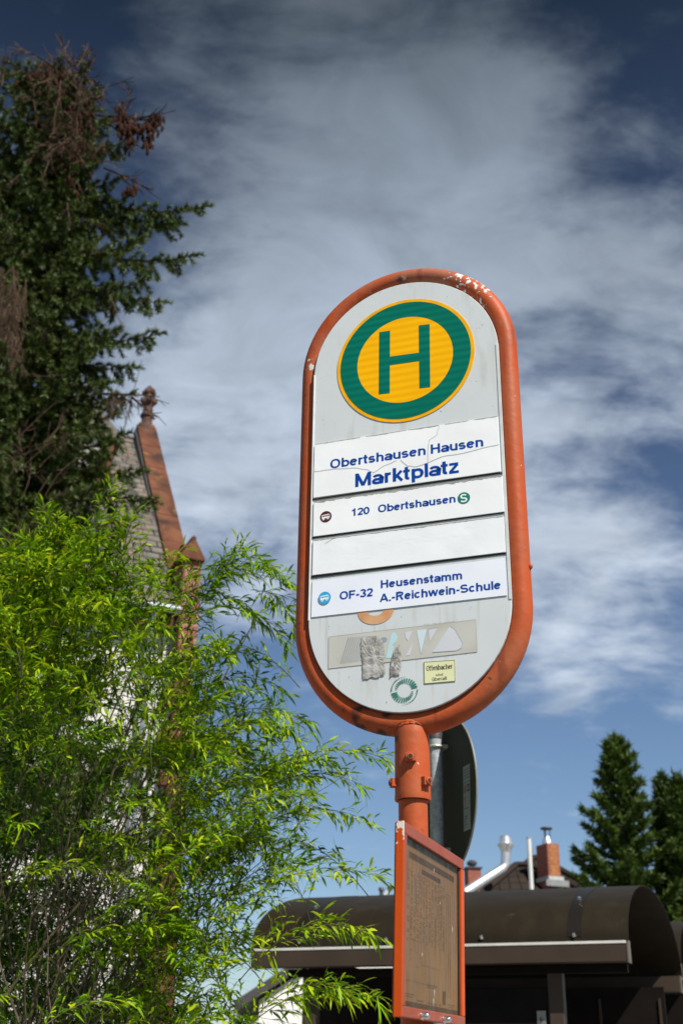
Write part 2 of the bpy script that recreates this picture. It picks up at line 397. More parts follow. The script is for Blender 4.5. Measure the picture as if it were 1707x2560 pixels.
m_dirt = mat('grey_residue', (.26, .25, .22), .85, var=.3, scale=60, c2=(.40, .38, .32))
m_crack = mat('crack_grey', (.20, .20, .21), .8, var=.3)
def retro(name, c, c2):
    """reflective sheeting with faint bands"""
    m = bpy.data.materials.new(name); m.use_nodes = True; t = m.node_tree; p = t.nodes['Principled BSDF']; p.inputs['Roughness'].default_value = .45; p.inputs['Specular IOR Level'].default_value = .1
    tcx = t.nodes.new('ShaderNodeTexCoord'); w = t.nodes.new('ShaderNodeTexWave'); w.bands_direction = 'Z'; w.inputs['Scale'].default_value = 16; w.inputs['Distortion'].default_value = .35
    w.inputs['Detail'].default_value = 3
    t.links.new(tcx.outputs['Object'], w.inputs[0])
    n = t.nodes.new('ShaderNodeTexNoise'); n.inputs['Scale'].default_value = 14; t.links.new(tcx.outputs['Object'], n.inputs['Vector'])
    mm = t.nodes.new('ShaderNodeMath'); mm.operation = 'MULTIPLY'; t.links.new(w.outputs['Fac'], mm.inputs[0]); t.links.new(n.outputs[0], mm.inputs[1])
    mp = t.nodes.new('ShaderNodeMapRange'); mp.inputs['From Max'].default_value = .55; t.links.new(mm.outputs[0], mp.inputs['Value'])
    r = t.nodes.new('ShaderNodeMixRGB'); r.inputs[1].default_value = (*c2, 1); r.inputs[2].default_value = (*c, 1); t.links.new(mp.outputs[0], r.inputs[0])
    t.links.new(r.outputs[0], p.inputs['Base Color']); return m
m_yel = retro('retro_yellow', (.93, .47, .001), (.84, .39, .001))
m_grn = retro('retro_green', (.0005, .165, .112), (.0005, .125, .088))
m_yrim = mat('yellow_rim', (.86, .40, .002), .4, spec=.15, var=.12, scale=30); overlay(m_yrim, (.35, .17, .02), .66, .78, 40)

bus = thing('bus_stop_sign', 'tall orange bus stop sign with green H on a yellow disc and route strips', 'bus stop sign', base_o)
def stadium(r, uc, h, n=40):
    return [sp(uc+r*math.cos(math.pi*i/n), r*math.sin(math.pi*i/n), h) for i in range(n+1)] + \
           [sp(uc+r*math.cos(math.pi+math.pi*i/n), -ARC+r*math.sin(math.pi+math.pi*i/n), h) for i in range(n+1)]
def dense_stadium(r, uc, h):
    top = stadium(r, uc, h); n = len(top)//2
    out = top[:n]
    for k in range(1, 12): out.append(top[n-1]*(1-k/12)+top[n]*k/12)
    out += top[n:]
    for k in range(1, 12): out.append(top[-1]*(1-k/12)+top[0]*k/12)
    return out
fr = MB().tube([q+SV*(-.004+.022*min(1, max(0, (q[2]-S0[2]+ARC)/ARC))) for q in dense_stadium(.249, U0-.001, TUBE_H)], .0268, 20, closed=True).build('ring_frame', m_or, bus, smooth=True)
nut = MB().lathe(sp(-.012, .256, -.010), SN+SV*.15, [(.012, 0), (.012, .004), (.009, .006), (.006, .0065), (.005, .010), (.002, .011)], 12)
m_rust = mat('rust', (.13, .055, .03), .85, var=.4, scale=90, bump=.4, bscale=200)
nut.build('bolt', m_rust, fr)
MB().lathe(sp(.2655, -.565, TUBE_H+.004), SU, [(.007, 0), (.007, .003), (.004, .006), (.002, .007)], 12).build('bolt', m_or, fr)
# sheet
pl = MB().prism(stadium(.2345, U0, -.009), SN*.009).build('sign_sheet', m_plate, bus, bevel=.0012)
# dark gap line and side rails of the strip holder
m_rail = mat('strip_rail', (.62, .63, .62), .4, var=.08, scale=30)
MB().box(sp(.2215, -.648, .0003), SU*.0075, SV*.655, SN*.0012).build('strip_rail', m_rail, pl, bevel=.0008)
MB().box(sp(-.2425, -.648, -.004), SU*.0035, SV*.655, SN*.0068).build('strip_rail', m_rail, pl, bevel=.0008)
# H disc
def disc_pts(cu, cv, r, h, n=72): return [sp(cu+r*math.cos(2*math.pi*i/n), cv+r*math.sin(2*math.pi*i/n), h) for i in range(n)]
def disc_mb(cu, cv, r, h, th=.0006, n=72): return MB().prism(disc_pts(cu, cv, r, h, n), SN*th)
def ring_mb(cu, cv, r0, r1, h, n=72):
    mb = MB(); vs = disc_pts(cu, cv, r1, h, n)+disc_pts(cu, cv, r0, h, n)
    return mb.add(vs, [(i, (i+1) % n, (i+1) % n+n, i+n) for i in range(n)])
CU, CV = -.0049, .0083
sym = disc_mb(CU, CV, .175, .0003, .0012).build('stop_symbol', m_yrim, bus)
disc_mb(CU, CV, .1225, .0016, .0003).build('yellow_field', m_yel, sym)
ring_mb(CU, CV, .1222, .1665, .0021).build('green_ring', m_grn, sym)
hm = MB()
hm.prism([sp(-.0695, .1000, .0024), sp(-.0712, -.0795, .0024), sp(-.0435, -.0812, .0024), sp(-.0415, .0990, .0024)][::-1], SN*.0002)
hm.prism([sp(.0330, .0990, .0024), sp(.0318, -.0815, .0024), sp(.0582, -.0828, .0024), sp(.0606, .0972, .0024)][::-1], SN*.0002)
hm.prism([sp(-.0420, .0225, .0024), sp(-.0424, -.0015, .0024), sp(.0324, -.0040, .0024), sp(.0326, .0195, .0024)][::-1], SN*.0002)
hm.build('letter', m_grn, sym)
# strips
def jag(x0, x1, y, amp, n, seed, bias=0):
    rr = random.Random(seed); out = []
    for i in range(n+1): out.append((x0+(x1-x0)*i/n, y+amp*(rr.random()-.5)+bias))
    return out
def strip(name, x0, x1, y0, y1, h, m, th=.0022):
    return MB().prism([sp(x0, y0, h), sp(x1, y0, h), sp(x1, y1, h), sp(x0, y1, h)], SN*th).build(name, m, bus, bevel=.0006)
def flat(name, pts, h, m, par): return MB().add([sp(a, b, h) for a, b in pts], [tuple(range(len(pts)))]).build(name, m, par)
def ragged(name, x0, x1, y, thick, seed, h, m, par, cover=1.0, n=90):
    """torn, dirty upper edge of a strip"""
    rr = random.Random(seed); mb = MB(); xs = [x0+(x1-x0)*i/n for i in range(n+1)]
    lo = []; c = 0
    for i in range(n+1):
        c = c*.72+(rr.random()-.5)*thick*.9; lo.append(y-thick*.5-abs(c))
    for i in range(n):
        if cover < 1 and mnoise.noise((i*.23, seed*3.1, 0)) > cover*2-1: continue
        mb.add([sp(xs[i], lo[i], h), sp(xs[i+1], lo[i+1], h), sp(xs[i+1], y, h), sp(xs[i], y, h)], [(0, 1, 2, 3)])
    return mb.build(name, m, par)
st1 = strip('name_strip', -.2360, .2185, -.3375, -.1930, .0012, m_white)
ragged('torn_edge', -.2340, .2180, -.1922, .0022, 3, .0036, m_dirt, st1, cover=.72)
flat('shadow_gap', [(-.2395, -.3430), (.2250, -.3425), (.2250, -.3380), (-.2395, -.3392)], .0014, m_black, st1)
H1 = .0037
text_mb('Obertshausen Hausen', -.1942, .1822, -.2660, .0247, sp, H1, 1.0).build('lettering', m_blue, st1)
text_mb('Marktplatz', -.1308, .1220, -.3250, .0355, sp, H1, 1.04).build('lettering', m_blue, st1)
def line_mb(mb, pts, w, h):
    ribbon(mb, pts, w, sp, h); return mb
ck = MB()
def wob(pts, k=4, a=.0012, seed=1):
    rr = random.Random(seed); out = []
    for i in range(len(pts)-1):
        for j in range(k):
            t = j/k; out.append((pts[i][0]*(1-t)+pts[i+1][0]*t+a*(rr.random()-.5)*.5, pts[i][1]*(1-t)+pts[i+1][1]*t+a*(rr.random()-.5)))
    return out+[pts[-1]]
C1 = [(-.235, -.2677), (-.1806, -.2683), (-.1268, -.2745), (-.1001, -.2833), (-.0836, -.2937), (-.0605, -.2807), (-.0276, -.2707)]
C2 = [(-.0178, -.2708), (-.0017, -.2882), (.0209, -.2946), (.0484, -.288), (.0854, -.2775), (.1331, -.2765), (.1773, -.2715), (.218, -.2678)]
C3 = [(.0779, -.1966), (.0709, -.2186), (.0528, -.2298), (.0491, -.2541), (.0484, -.288)]
line_mb(ck, wob(C1, seed=2), .0009, H1+.0003); line_mb(ck, wob(C2, seed=3), .0010, H1+.0003); line_mb(ck, wob(C3, seed=4), .0006, H1+.0003)
line_mb(ck, [(-.0836, -.2937), (-.092, -.302), (-.0925, -.335)], .0004, H1+.0003)
ck.build('crack', m_crack, st1)
st2 = strip('route_strip', -.2345, .2215, -.4390, -.3490, .0012, m_white)
ragged('torn_edge', -.2335, .2200, -.3478, .0042, 5, .0036, m_dirt, st2)
flat('shadow_gap', [(-.2380, -.4435), (.2240, -.4420), (.2240, -.4392), (-.2380, -.4396)], .0014, m_black, st2)
text_mb('120', -.1392, -.0951, -.3995, .0188, sp, H1, 1.02).build('lettering', m_blue, st2)
text_mb('Obertshausen', -.0739, .1119, -.3997, .0196, sp, H1, 1.02).build('lettering', m_blue, st2)
m_teal = mat('print_teal', (.006, .185, .125), .4, var=.05); m_maroon = mat('print_maroon', (.075, .012, .012), .4, var=.1); m_cyan = mat('print_cyan', (.025, .36, .66), .4, var=.05)
sb = disc_mb(.1308, -.3921, .0147, H1-.0002, .0003, 40).build('roundel', m_teal, st2)
def place_s(x, y, h): return sp(x, y, h)
text_mb('S', .1228, .1389, -.4030, .0215, sp, H1+.0004, .95).build('lettering', m_white, sb)
def bus_icon(cu, cv, r, m, par):
    d = disc_mb(cu, cv, r, H1-.0002, .0003, 40).build('roundel', m, par)
    w = MB(); h = H1+.0003; s = r*.052
    P = lambda pts, hh=h: [sp(cu+a*s, cv+b*s, hh) for a, b in pts]
    body = [(-13, -6), (13, -4), (13.5, 1), (12, 7), (10, 8.5), (-11, 6.5), (-13.5, 5)]
    w.add(P(body), [tuple(range(len(body)))])
    for cx, cy in ((-7.5, -7.5), (7, -5.8)):
        w.add(P([(cx+4*math.cos(t), cy+4*math.sin(t)) for t in np.linspace(0, 2*math.pi, 13)[:-1]], h+.0001), [tuple(range(12))])
    wb = w.build('bus_pictogram', m_white, d)
    k = MB()
    for x in (-11.2, -6.4, -1.6, 3.2): k.add(P([(x, .6+x*.07), (x+4, .9+x*.07), (x+4, 5+x*.07), (x, 4.7+x*.07)], h+.0002), [(0, 1, 2, 3)])
    k.add(P([(8.2, -.2), (12, .2), (11, 6.4), (8.2, 6.1)], h+.0002), [(0, 1, 2, 3)])
    for cx, cy in ((-7.5, -7.5), (7, -5.8)):
        k.add(P([(cx+1.8*math.cos(t), cy+1.8*math.sin(t)) for t in np.linspace(0, 2*math.pi, 11)[:-1]], h+.0002), [tuple(range(10))])
    k.build('bus_window', m, d)
bus_icon(-.2028, -.3921, .0146, m_maroon, st2)
m_blank = mat('strip_blank', (.83, .845, .87), .42, spec=.25, var=.03, scale=14, bump=.10, bscale=18)
st3 = strip('blank_strip', -.2340, .2205, -.5372, -.4500, .0012, m_blank)
st3['label'] = 'blank white strip with faint traces of old lettering'
ragged('torn_edge', -.2335, .2200, -.4492, .0026, 9, .0036, m_dirt, st3)
flat('shadow_gap', [(-.2385, -.5440), (.2230, -.5418), (.2230, -.5376), (-.2385, -.5380)], .0014, m_black, st3)
m_emb = mat('ghost_print', (.812, .828, .856), .4, var=.03)
gh = MB(); line_mb(gh, [(-.225+.0*i, -.48) for i in range(1)] + [(-.185, -.48)], .0004, H1-.00024)
ring = [( -.206+.017*math.cos(t), -.497+.017*math.sin(t)) for t in np.linspace(0, 2*math.pi, 25)]; line_mb(gh, ring, .0012, H1-.00024)
ring = [(.139+.016*math.cos(t), -.4815+.016*math.sin(t)) for t in np.linspace(0, 2*math.pi, 25)]; line_mb(gh, ring, .0012, H1-.00024)
for bx in ((-.125, -.512, -.090, -.470),): line_mb(gh, [(bx[0], bx[1]), (bx[2], bx[1]), (bx[2], bx[3]), (bx[0], bx[3]), (bx[0], bx[1])], .0012, H1-.00024)
line_mb(gh, wob([(-.165, -.492), (-.150, -.490), (-.130, -.495), (-.1, -.49)], 5, .006, 8), .0014, H1-.00024)
line_mb(gh, wob([(-.075, -.488), (.115, -.484)], 26, .010, 12), .0012, H1-.00024); line_mb(gh, wob([(-.075, -.478), (.06, -.475)], 18, .007, 15), .0009, H1-.00020)
gh.build('ghost_print', m_emb, st3)
sc = MB(); line_mb(sc, [(-.203, -.4605), (-.192, -.4555), (-.180, -.4490)], .0009, H1+.0003); sc.build('scratch', m_crack, st3)
st4 = MB().prism([sp(-.2345, -.6402, .0010), sp(.2185, -.6385, .0010), sp(.2175, -.5510, .0010), sp(-.2340, -.5520, .0010)], SN*.0010).build('route_strip', m_white2, bus)
H4 = .0024
text_mb('OF-32', -.1664, -.0873, -.6055, .0198, sp, H4, 1.0).build('lettering', m_blue, st4)
text_mb('Heusenstamm', -.0686, .1209, -.5888, .0192, sp, H4, 1.0).build('lettering', m_blue, st4)
text_mb('A.-Reichwein-Schule', -.0701, .2055, -.6218, .0196, sp, H4, 1.0).build('lettering', m_blue, st4)
bus_icon(-.2023, -.5970, .0150, m_cyan, st4)
# faded orange ring sticker, cut off by the strip above
m_fade = mat('faded_orange', (.55, .24, .10), .6, var=.3, scale=26, c2=(.62, .38, .20)); overlay(m_fade, (.42, .10, .02), .58, .7, 48)
fs = MB(); n = 30; o_ = []; i_ = []
for k in range(n+1):
    t = math.pi+math.pi*k/n
    o_.append(sp(-.0810+.0425*math.cos(t), -.6408+.0325*math.sin(t), .0008)); i_.append(sp(-.0810+.018*math.cos(t), -.6408+.012*math.sin(t), .0008))
fs.add(o_+i_, [(k, k+1, k+n+2, k+n+1) for k in range(n)]); fs.build('faded_sticker', m_fade, bus)
# old transparent label with leftovers of print, and torn foil
m_tape = mat('old_label', (.52, .515, .465), .35, spec=.3, var=.05, scale=14); overlay(m_tape, (.40, .39, .34), .55, .8, 10)
tp = flat('old_label', [(-.1912, -.7662), (.1476, -.7600), (.1467, -.6866), (-.1919, -.6915)], .0008, m_tape, bus)
m_edge = mat('label_edge', (.36, .35, .31), .7); ed = MB()
line_mb(ed, [(-.1912, -.7662), (.1476, -.7600), (.1467, -.6866), (-.1919, -.6915), (-.1912, -.7662)], .0006, .0010); ed.build('label_edge', m_edge, tp)
m_gpr = mat('grey_print', (.30, .315, .35), .6, var=.15); gs = MB()
for k in range(10):
    t = k/9; line_mb(gs, [(-.1619+.0455*t, -.7572+.0015*t), (-.1444+.0489*t, -.698-.001*t)], .0022, .0011)
gs.build('stripe_print', m_gpr, tp)
m_pcy = mat('pale_cyan', (.46, .655, .69), .35, var=.04); m_plil = mat('pale_lilac', (.585, .60, .635), .35, var=.04)
flat('leftover_print', [(-.0578, -.7549), (-.0445, -.6975), (-.0400, -.6962), (-.0345, -.6980), (-.0303, -.7075), (-.0330, -.7190), (-.0421, -.7259), (-.0400, -.7300), (-.0409, -.7364), (-.0442, -.7555)], .0012, m_pcy, tp)
flat('leftover_print', [(.0136, -.6972), (.0228, -.7530), (.0379, -.6971)], .0012, mat('pale_ice', (.57, .68, .72), .35, var=.03), tp)
for q in ([(.0482, -.7516), (.0887, -.6957), (.1000, -.7050), (.1092, -.7231), (.1162, -.7379), (.1130, -.7480), (.1020, -.7530)], [(-.0134, -.6988), (-.0111, -.7134), (-.006, -.7204), (.0046, -.6976)],
          [(-.0116, -.7535), (-.0026, -.7536), (.0055, -.7242)], [(.0404, -.6979), (.0424, -.7266), (.0621, -.6963)]):
    flat('leftover_print', q, .0012, m_plil, tp)
m_bgp = mat('blue_grey_print', (.27, .33, .43), .5)
line_mb(MB(), [(.0887, -.6957), (.1000, -.7050), (.1092, -.7231), (.1162, -.7379), (.1130, -.7480), (.1020, -.7530), (.0482, -.7516)], .0008, .0014).build('print_outline', m_bgp, tp)
line_mb(MB(), [(.0379, -.6971), (.0228, -.7530)], .0006, .0014).build('print_outline', m_bgp, tp); line_mb(MB(), [(.0404, -.6979), (.0621, -.6963)], .0008, .0014).build('print_outline', m_bgp, tp)
MB().add([sp(-.064+.010*math.cos(t)*(.6 if math.cos(t) < 0 else 1), -.7115+.006*math.sin(t), .0013) for t in np.linspace(0, 2*math.pi, 17)[:-1]], [tuple(range(16))]).build('leftover_print', m_bgp, tp)
gx = MB(); rr = random.Random(5)
x = .03
while x < .10:
    w = .002+.003*rr.random()
    if rr.random() < .75: gx.add([sp(x, -.6868, .0012), sp(x+w, -.6867, .0012), sp(x+w, -.6845-.0012*rr.random(), .0012), sp(x, -.6852, .0012)], [(0, 1, 2, 3)])
    x += w+.0012
gx.build('letter_remains', m_gpr, tp)
m_foil = mat('torn_foil', (.30, .29, .265), .5, spec=.3, scale=60, bump=.4, bscale=70, c2=(.47, .46, .44)); overlay(m_foil, (.25, .24, .215), .54, .60, 30, dist=.5)
def foil(outline, seed):
    rr = random.Random(seed); pts = wob(outline+[outline[0]], 5, .0035, seed)[:-1]
    c = np.mean(np.array(outline), 0); mb = MB(); n = len(pts)
    vs = []
    for rad in (1.0, .8, .55, .28):
        for a, b in pts: vs.append(sp(c[0]+(a-c[0])*rad, c[1]+(b-c[1])*rad, .0018+(.0003+.0008*rr.random() if rad < 1 else .0007*rr.random())))
    vs.append(sp(c[0], c[1], .003)); fs_ = []
    for k in range(3):
        for i in range(n): j = (i+1) % n; fs_ += [(k*n+i, k*n+j, (k+1)*n+i), (k*n+j, (k+1)*n+j, (k+1)*n+i)]
    fs_ += [(3*n+i, 3*n+(i+1) % n, 4*n) for i in range(n)]
    mb.add(vs, fs_); mb.build('torn_foil', m_foil, bus)
foil([(-.1134, -.7003), (-.0916, -.6999), (-.0758, -.7015), (-.0642, -.7172), (-.0591, -.7527), (-.0625, -.7629), (-.0593, -.7912), (-.0722, -.7964), (-.0877, -.7963), (-.1097, -.7974), (-.1111, -.7633), (-.1152, -.7291)], 3)
foil([(-.0259, -.7249), (-.0219, -.764), (-.0234, -.7818), (-.0256, -.7956), (-.044, -.7965), (-.0478, -.7999), (-.0469, -.777), (-.0437, -.7542), (-.0358, -.7369)], 4)
# small yellow sticker
m_stk = mat('sticker_yellow', (.72, .72, .42), .4, var=.05); m_ink = mat('ink_black', (.02, .02, .02), .5)
sk = MB().prism([sp(.0282, -.8212, .0008), sp(.0975, -.8216, .0008), sp(.0981, -.7731, .0008), sp(.0282, -.7713, .0008)], SN*.0004).build('sticker', m_stk, bus)
sk['label'] = 'small pale yellow sticker with a black border and three lines of text'
bd = MB(); line_mb(bd, [(.0293, -.8203), (.0966, -.8207), (.0971, -.7741), (.0293, -.7723), (.0293, -.8203)], .0009, .0014); bd.build('border', m_ink, sk)
text_mb('Offenbacher', .0339, .0921, -.7928, .0122, sp, .0014, .78).build('lettering', m_ink, sk)
text_mb('sind', .0546, .0711, -.8062, .0058, sp, .0014, .7, gap=.05).build('lettering', m_ink, sk)
text_mb('\u00fcberall', .0460, .0790, -.8163, .0080, sp, .0014, .72, gap=.03).build('lettering', m_ink, sk)
# green swirl emblem
m_eml = mat('emblem_green', (.02, .20, .145), .4, var=.05)
em = MB(); ec = (-.0162, -.8314)
def wedge(a0, a1, r0, r1): return [sp(ec[0]+r*math.cos(R(a)), ec[1]+r*math.sin(R(a)), .0010) for r, a in ((r0, a0), (r0, a1), (r1, a1), (r1, a0))]
for half in (0, 180):
    for k in range(13):
        t = k/13; a0 = half+8+168*t; wd = 168/13*(.70-.34*t); r1 = .0298-.0095*t**1.3; r0 = .0165-.001*t
        em.add(wedge(a0, a0+wd, r0, r1), [(0, 1, 2, 3)])
    cres = []
    N = 24
    for k in range(N+1): a = half+8+180*k/N-8; cres.append((ec[0]+.0304*math.cos(R(a+2)), ec[1]+.0304*math.sin(R(a+2))))
    for k in range(N): 
        a = half+80+100*k/N; b = half+80+100*(k+1)/N; w0 = .0021*(k/N); w1 = .0021*((k+1)/N)
        em.add([sp(ec[0]+r*math.cos(R(q)), ec[1]+r*math.sin(R(q)), .0011) for r, q in ((.0305-w0-.0004, a), (.0305-w1-.0004, b), (.0305, b), (.0305, a))], [(0, 1, 2, 3)])
em.build('emblem', m_eml, bus)
for a, b in ((-.191, -.666), (-.142, -.79), (.2, -.57)): MB().add([sp(a+.0009*math.cos(t), b+.0009*math.sin(t), .0009) for t in np.linspace(0, 6.28, 9)[:-1]], [tuple(range(8))]).build('speck', m_rust, bus)
# sleeve and pole
pole_b = V(pole_xy[0], pole_xy[1], 0); zt = S0[2]
slv = MB().lathe(pole_b, (0, 0, 1), [(.0335, zt-1.0615), (.0378, zt-1.0625), (.0384, zt-1.060), (.0378, zt-1.048), (.0372, zt-.925), (.0365, zt-.912), (.033, zt-.902), (.026, zt-.893), (.012, zt-.888)], 32).build('sleeve', m_or, bus, smooth=True)
# weld bead where sleeve meets the ring
wd = MB(); pts = []
for k in range(25):
    t = -1.35+2.7*k/24; x = .036*math.sin(t); hh = .0375*math.cos(t)
    pts.append(V(*pole_b)+SU*x+SN*(hh-.0004)+SV*(zt-.922+.022*math.cos(t)+.0012*math.sin(k*2.3)))
wd.tube(pts, [.0014+.0006*math.sin(k*1.9) for k in range(25)], 8); wd.build('weld', m_or, slv, smooth=True)
pm = MB().lathe(pole_b, (0, 0, 1), [(.0306, .1), (.0306, zt-1.063)], 32).build('pole', m_or, bus, smooth=True)
for a, v in ((-8, -.9790), (40, -1.0275), (-80, -1.0265)):
    d = V(math.sin(R(a)), -math.cos(R(a)), 0); s_ = V(math.cos(R(a)), math.sin(R(a)), 0)
    c = pole_b+V(0, 0, zt+v)+d*.034
    lug = MB().box(c-s_*.0105-V(0, 0, .009), s_*.021, V(0, 0, .018), d*.0135)
    lug.lathe(c+d*.0135, d, [(.0078, 0), (.0078, .0024), (.0064, .0036)], 8)
    lo = lug.build('clamp_lug', m_or, slv, bevel=.0018)
    MB().lathe(c+d*.0165, d, [(.0046, 0), (.0046, .0010)], 10).build('bolt_hole', m_black, slv)

# ------------------------------------------------------------------ timetable case on the pole
m_oside = mat('case_orange', (.52, .066, .002), .4, spec=.25, var=.08, scale=9, bump=.04, bscale=60)
m_ofront = mat('case_faded_orange', (.27, .052, .024), .5, spec=.3, scale=14, c2=(.31, .075, .042))
CE = V(math.sin(.3327), math.cos(.3327), 0); CB = V(-CE[1], CE[0], 0); CUP = V(.0245, .0008, 1.0)
C0 = V(.1222, 2.2378, .4183+EYE); CW, CH, CT = .4749, .3347, .0145
def cpnt(u, v, b=0.): return C0+CE*u-CUP*v+CB*b
bracket_c = cpnt(CW/2, CH/2, CT)
case = thing('timetable_case', 'faded orange glazed timetable case fixed edge-on to the pole below the sign', 'timetable case', V(*cpnt(CW/2, CH, CT)))
ml, mt, mrr, mb_ = .0238, .0213, .0307, .0181
overlay(m_oside, (.62, .60, .54), .60, .62, 60, detail=4, mask=(tuple(cpnt(0, .012, .006)-ROOT[case.name]), .006, .075), seed=2)
def bar(u0, v0, u1, v1, name, m, b0=0., b1=CT):
    o = cpnt(u0, v0, b0); return MB().box(o, CE*(u1-u0), -CUP*(v1-v0), CB*(b1-b0)).build(name, m, case, bevel=.0016)
bar(.0025, 0, CW, mt, 'frame_rail', m_ofront); bar(.0025, CH-mb_, CW, CH, 'frame_rail', m_ofront)
bar(.0025, mt, ml, CH-mb_, 'frame_stile', m_ofront); bar(CW-mrr+.007, mt, CW, CH-mb_, 'frame_stile', m_oside); bar(CW-mrr, mt, CW-mrr+.0065, CH-mb_, 'gasket', m_black, .004)  # right stile takes the brighter orange: its lit look is in the colour
bar(0, -.0004, .0022, CH+.0004, 'case_side', m_oside, -.0004, CT+.0008)
bar(.003, .001, CW-.001, CH-.001, 'back_panel', m_ofront, CT+.0005, CT+.004)
m_sheet = mat('timetable_paper', (.29, .24, .185), .8, spec=.1, scale=9, c2=(.37, .305, .235)); overlay(m_sheet, (.16, .10, .06), .55, .8, 30, stretch=(6, 6, .4))
sh = MB().box(cpnt(ml-.002, mt-.002, .0085), CE*(CW-ml-mrr+.004), -CUP*(CH-mt-mb_+.004), CB*.001).build('timetable_sheet', m_sheet, case)
m_prn = mat('timetable_print', (.165, .125, .090), .8, var=.2); m_prl = mat('timetable_head', (.10, .082, .068), .8, var=.2); m_prg = mat('timetable_head_green', (.10, .125, .09), .8)
W_, H_ = CW-ml-mrr, CH-mt-mb_
def sq(u0, v0, u1, v1, b): return [cpnt(ml+u0*W_, mt+v0*H_, b), cpnt(ml+u1*W_, mt+v0*H_, b), cpnt(ml+u1*W_, mt+v1*H_, b), cpnt(ml+u0*W_, mt+v1*H_, b)]
MB().add(sq(0, 0, 1, .045, .0083), [(0, 1, 2, 3)]).build('header_band', m_prg, sh)
for q in ((.10, .075, .93, .115), (.32, .145, .66, .175), (.03, .07, .065, .12), (.70, .86, .755, .945), (0, .965, 1, 1.0)): MB().add(sq(*q, .0082), [(0, 1, 2, 3)]).build('header_band', m_prl, sh)
pr = MB(); rr = random.Random(9)
for row in range(46):
    v = .19+row*.0128
    for cx in range(18):
        u = .03+cx*.052
        if u > .72 and row % 1 == 0: continue
        if v > .60 and (cx > 4 or rr.random() < .8): continue
        if rr.random() < .62: pr.add(sq(u, v, u+.018+.02*rr.random(), v+.0055, .0083), [(0, 1, 2, 3)])
for row in range(54):
    v = .22+row*.0126
    for u in (.76, .80, .84): pr.add(sq(u, v, u+.014+.012*rr.random(), v+.005, .0083), [(0, 1, 2, 3)])
for u0, v0, u1, v1 in ((.33, .70, .334, .735), (.33, .735, .64, .738), (.02, .845, .55, .848), (.42, .84, .60, .85), (.42, .855, .56, .862), (.04, .92, .22, .926), (.04, .935, .18, .94), (.26, .945, .36, .955), (.43, .95, .6, .958), (.64, .945, .67, .958), (.80, .935, .93, .942), (.80, .95, .9, .956)):
    pr.add(sq(u0, v0, u1, v1, .0083), [(0, 1, 2, 3)])
pr.build('timetable_print', m_prn, sh)
m_pane = bpy.data.materials.new('aged_pane'); m_pane.use_nodes = True; t = m_pane.node_tree; t.nodes.clear()
tr = t.nodes.new('ShaderNodeBsdfTransparent'); tr.inputs[0].default_value = (.88, .80, .70, 1)
gl = t.nodes.new('ShaderNodeBsdfGlossy'); gl.inputs['Roughness'].default_value = .22; gl.inputs[0].default_value = (.8, .8, .8, 1)
tcx = t.nodes.new('ShaderNodeTexCoord'); mpp = t.nodes.new('ShaderNodeMapping'); mpp.inputs['Scale'].default_value = (30, 30, 2.2); t.links.new(tcx.outputs['Object'], mpp.inputs[0])
nz = t.nodes.new('ShaderNodeTexNoise'); nz.inputs['Scale'].default_value = 5; nz.inputs['Detail'].default_value = 6; t.links.new(mpp.outputs[0], nz.inputs['Vector'])
lw = t.nodes.new('ShaderNodeMapRange'); lw.inputs['From Min'].default_value = .35; lw.inputs['From Max'].default_value = .75; lw.inputs['To Min'].default_value = .015; lw.inputs['To Max'].default_value = .16; t.links.new(nz.outputs[0], lw.inputs['Value'])
mx = t.nodes.new('ShaderNodeMixShader'); t.links.new(lw.outputs[0], mx.inputs[0]); t.links.new(tr.outputs[0], mx.inputs[1]); t.links.new(gl.outputs[0], mx.inputs[2])
ou = t.nodes.new('ShaderNodeOutputMaterial'); t.links.new(mx.outputs[0], ou.inputs[0])
m_glint = mat('glint_pale', (.72, .66, .52), .4, var=.1)
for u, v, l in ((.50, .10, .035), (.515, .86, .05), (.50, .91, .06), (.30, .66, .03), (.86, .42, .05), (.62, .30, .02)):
    MB().add([cpnt(ml+u*W_, mt+v*H_, .0045), cpnt(ml+(u+.006)*W_, mt+(v+l*.4)*H_, .0045), cpnt(ml+(u-.004)*W_, mt+(v+l)*H_, .0045)], [(0, 1, 2)]).build('pane_glint', m_glint, case)  # thin pale slivers: glints on the pane, painted in colour
MB().box(cpnt(ml-.001, mt-.001, .0055), CE*(W_+.002), -CUP*(H_+.002), CB*.0015).build('pane', m_pane, case)
m_chrome = mat('chrome', (.75, .75, .76), .18, metal=1., var=.05)
for u in (.285, .640):
    MB().lathe(cpnt(u*CW*.97, CH-mb_*.35, 0), -CB, [(.0075, 0), (.0075, .003), (.0062, .004), (.0062, .011), (.0045, .014), (.001, .0155)], 14).build('screw', m_chrome, case, smooth=True)
m_steel = mat('bracket_steel', (.30, .09, .04), .5)
for v in (.10, .24):
    br = MB().tube([pole_b*V(1, 1, 0)+V(0, 0, C0[2]-v)+V(.034*math.cos(q), .034*math.sin(q), 0) for q in np.linspace(0, 2*math.pi, 25)[:-1]], .004, 8, closed=True)
    br.box(cpnt(CW/2-.015, v-.008, CT+.004), CE*.03, -CUP*.016, CB*.014); br.build('bracket', m_steel, case)

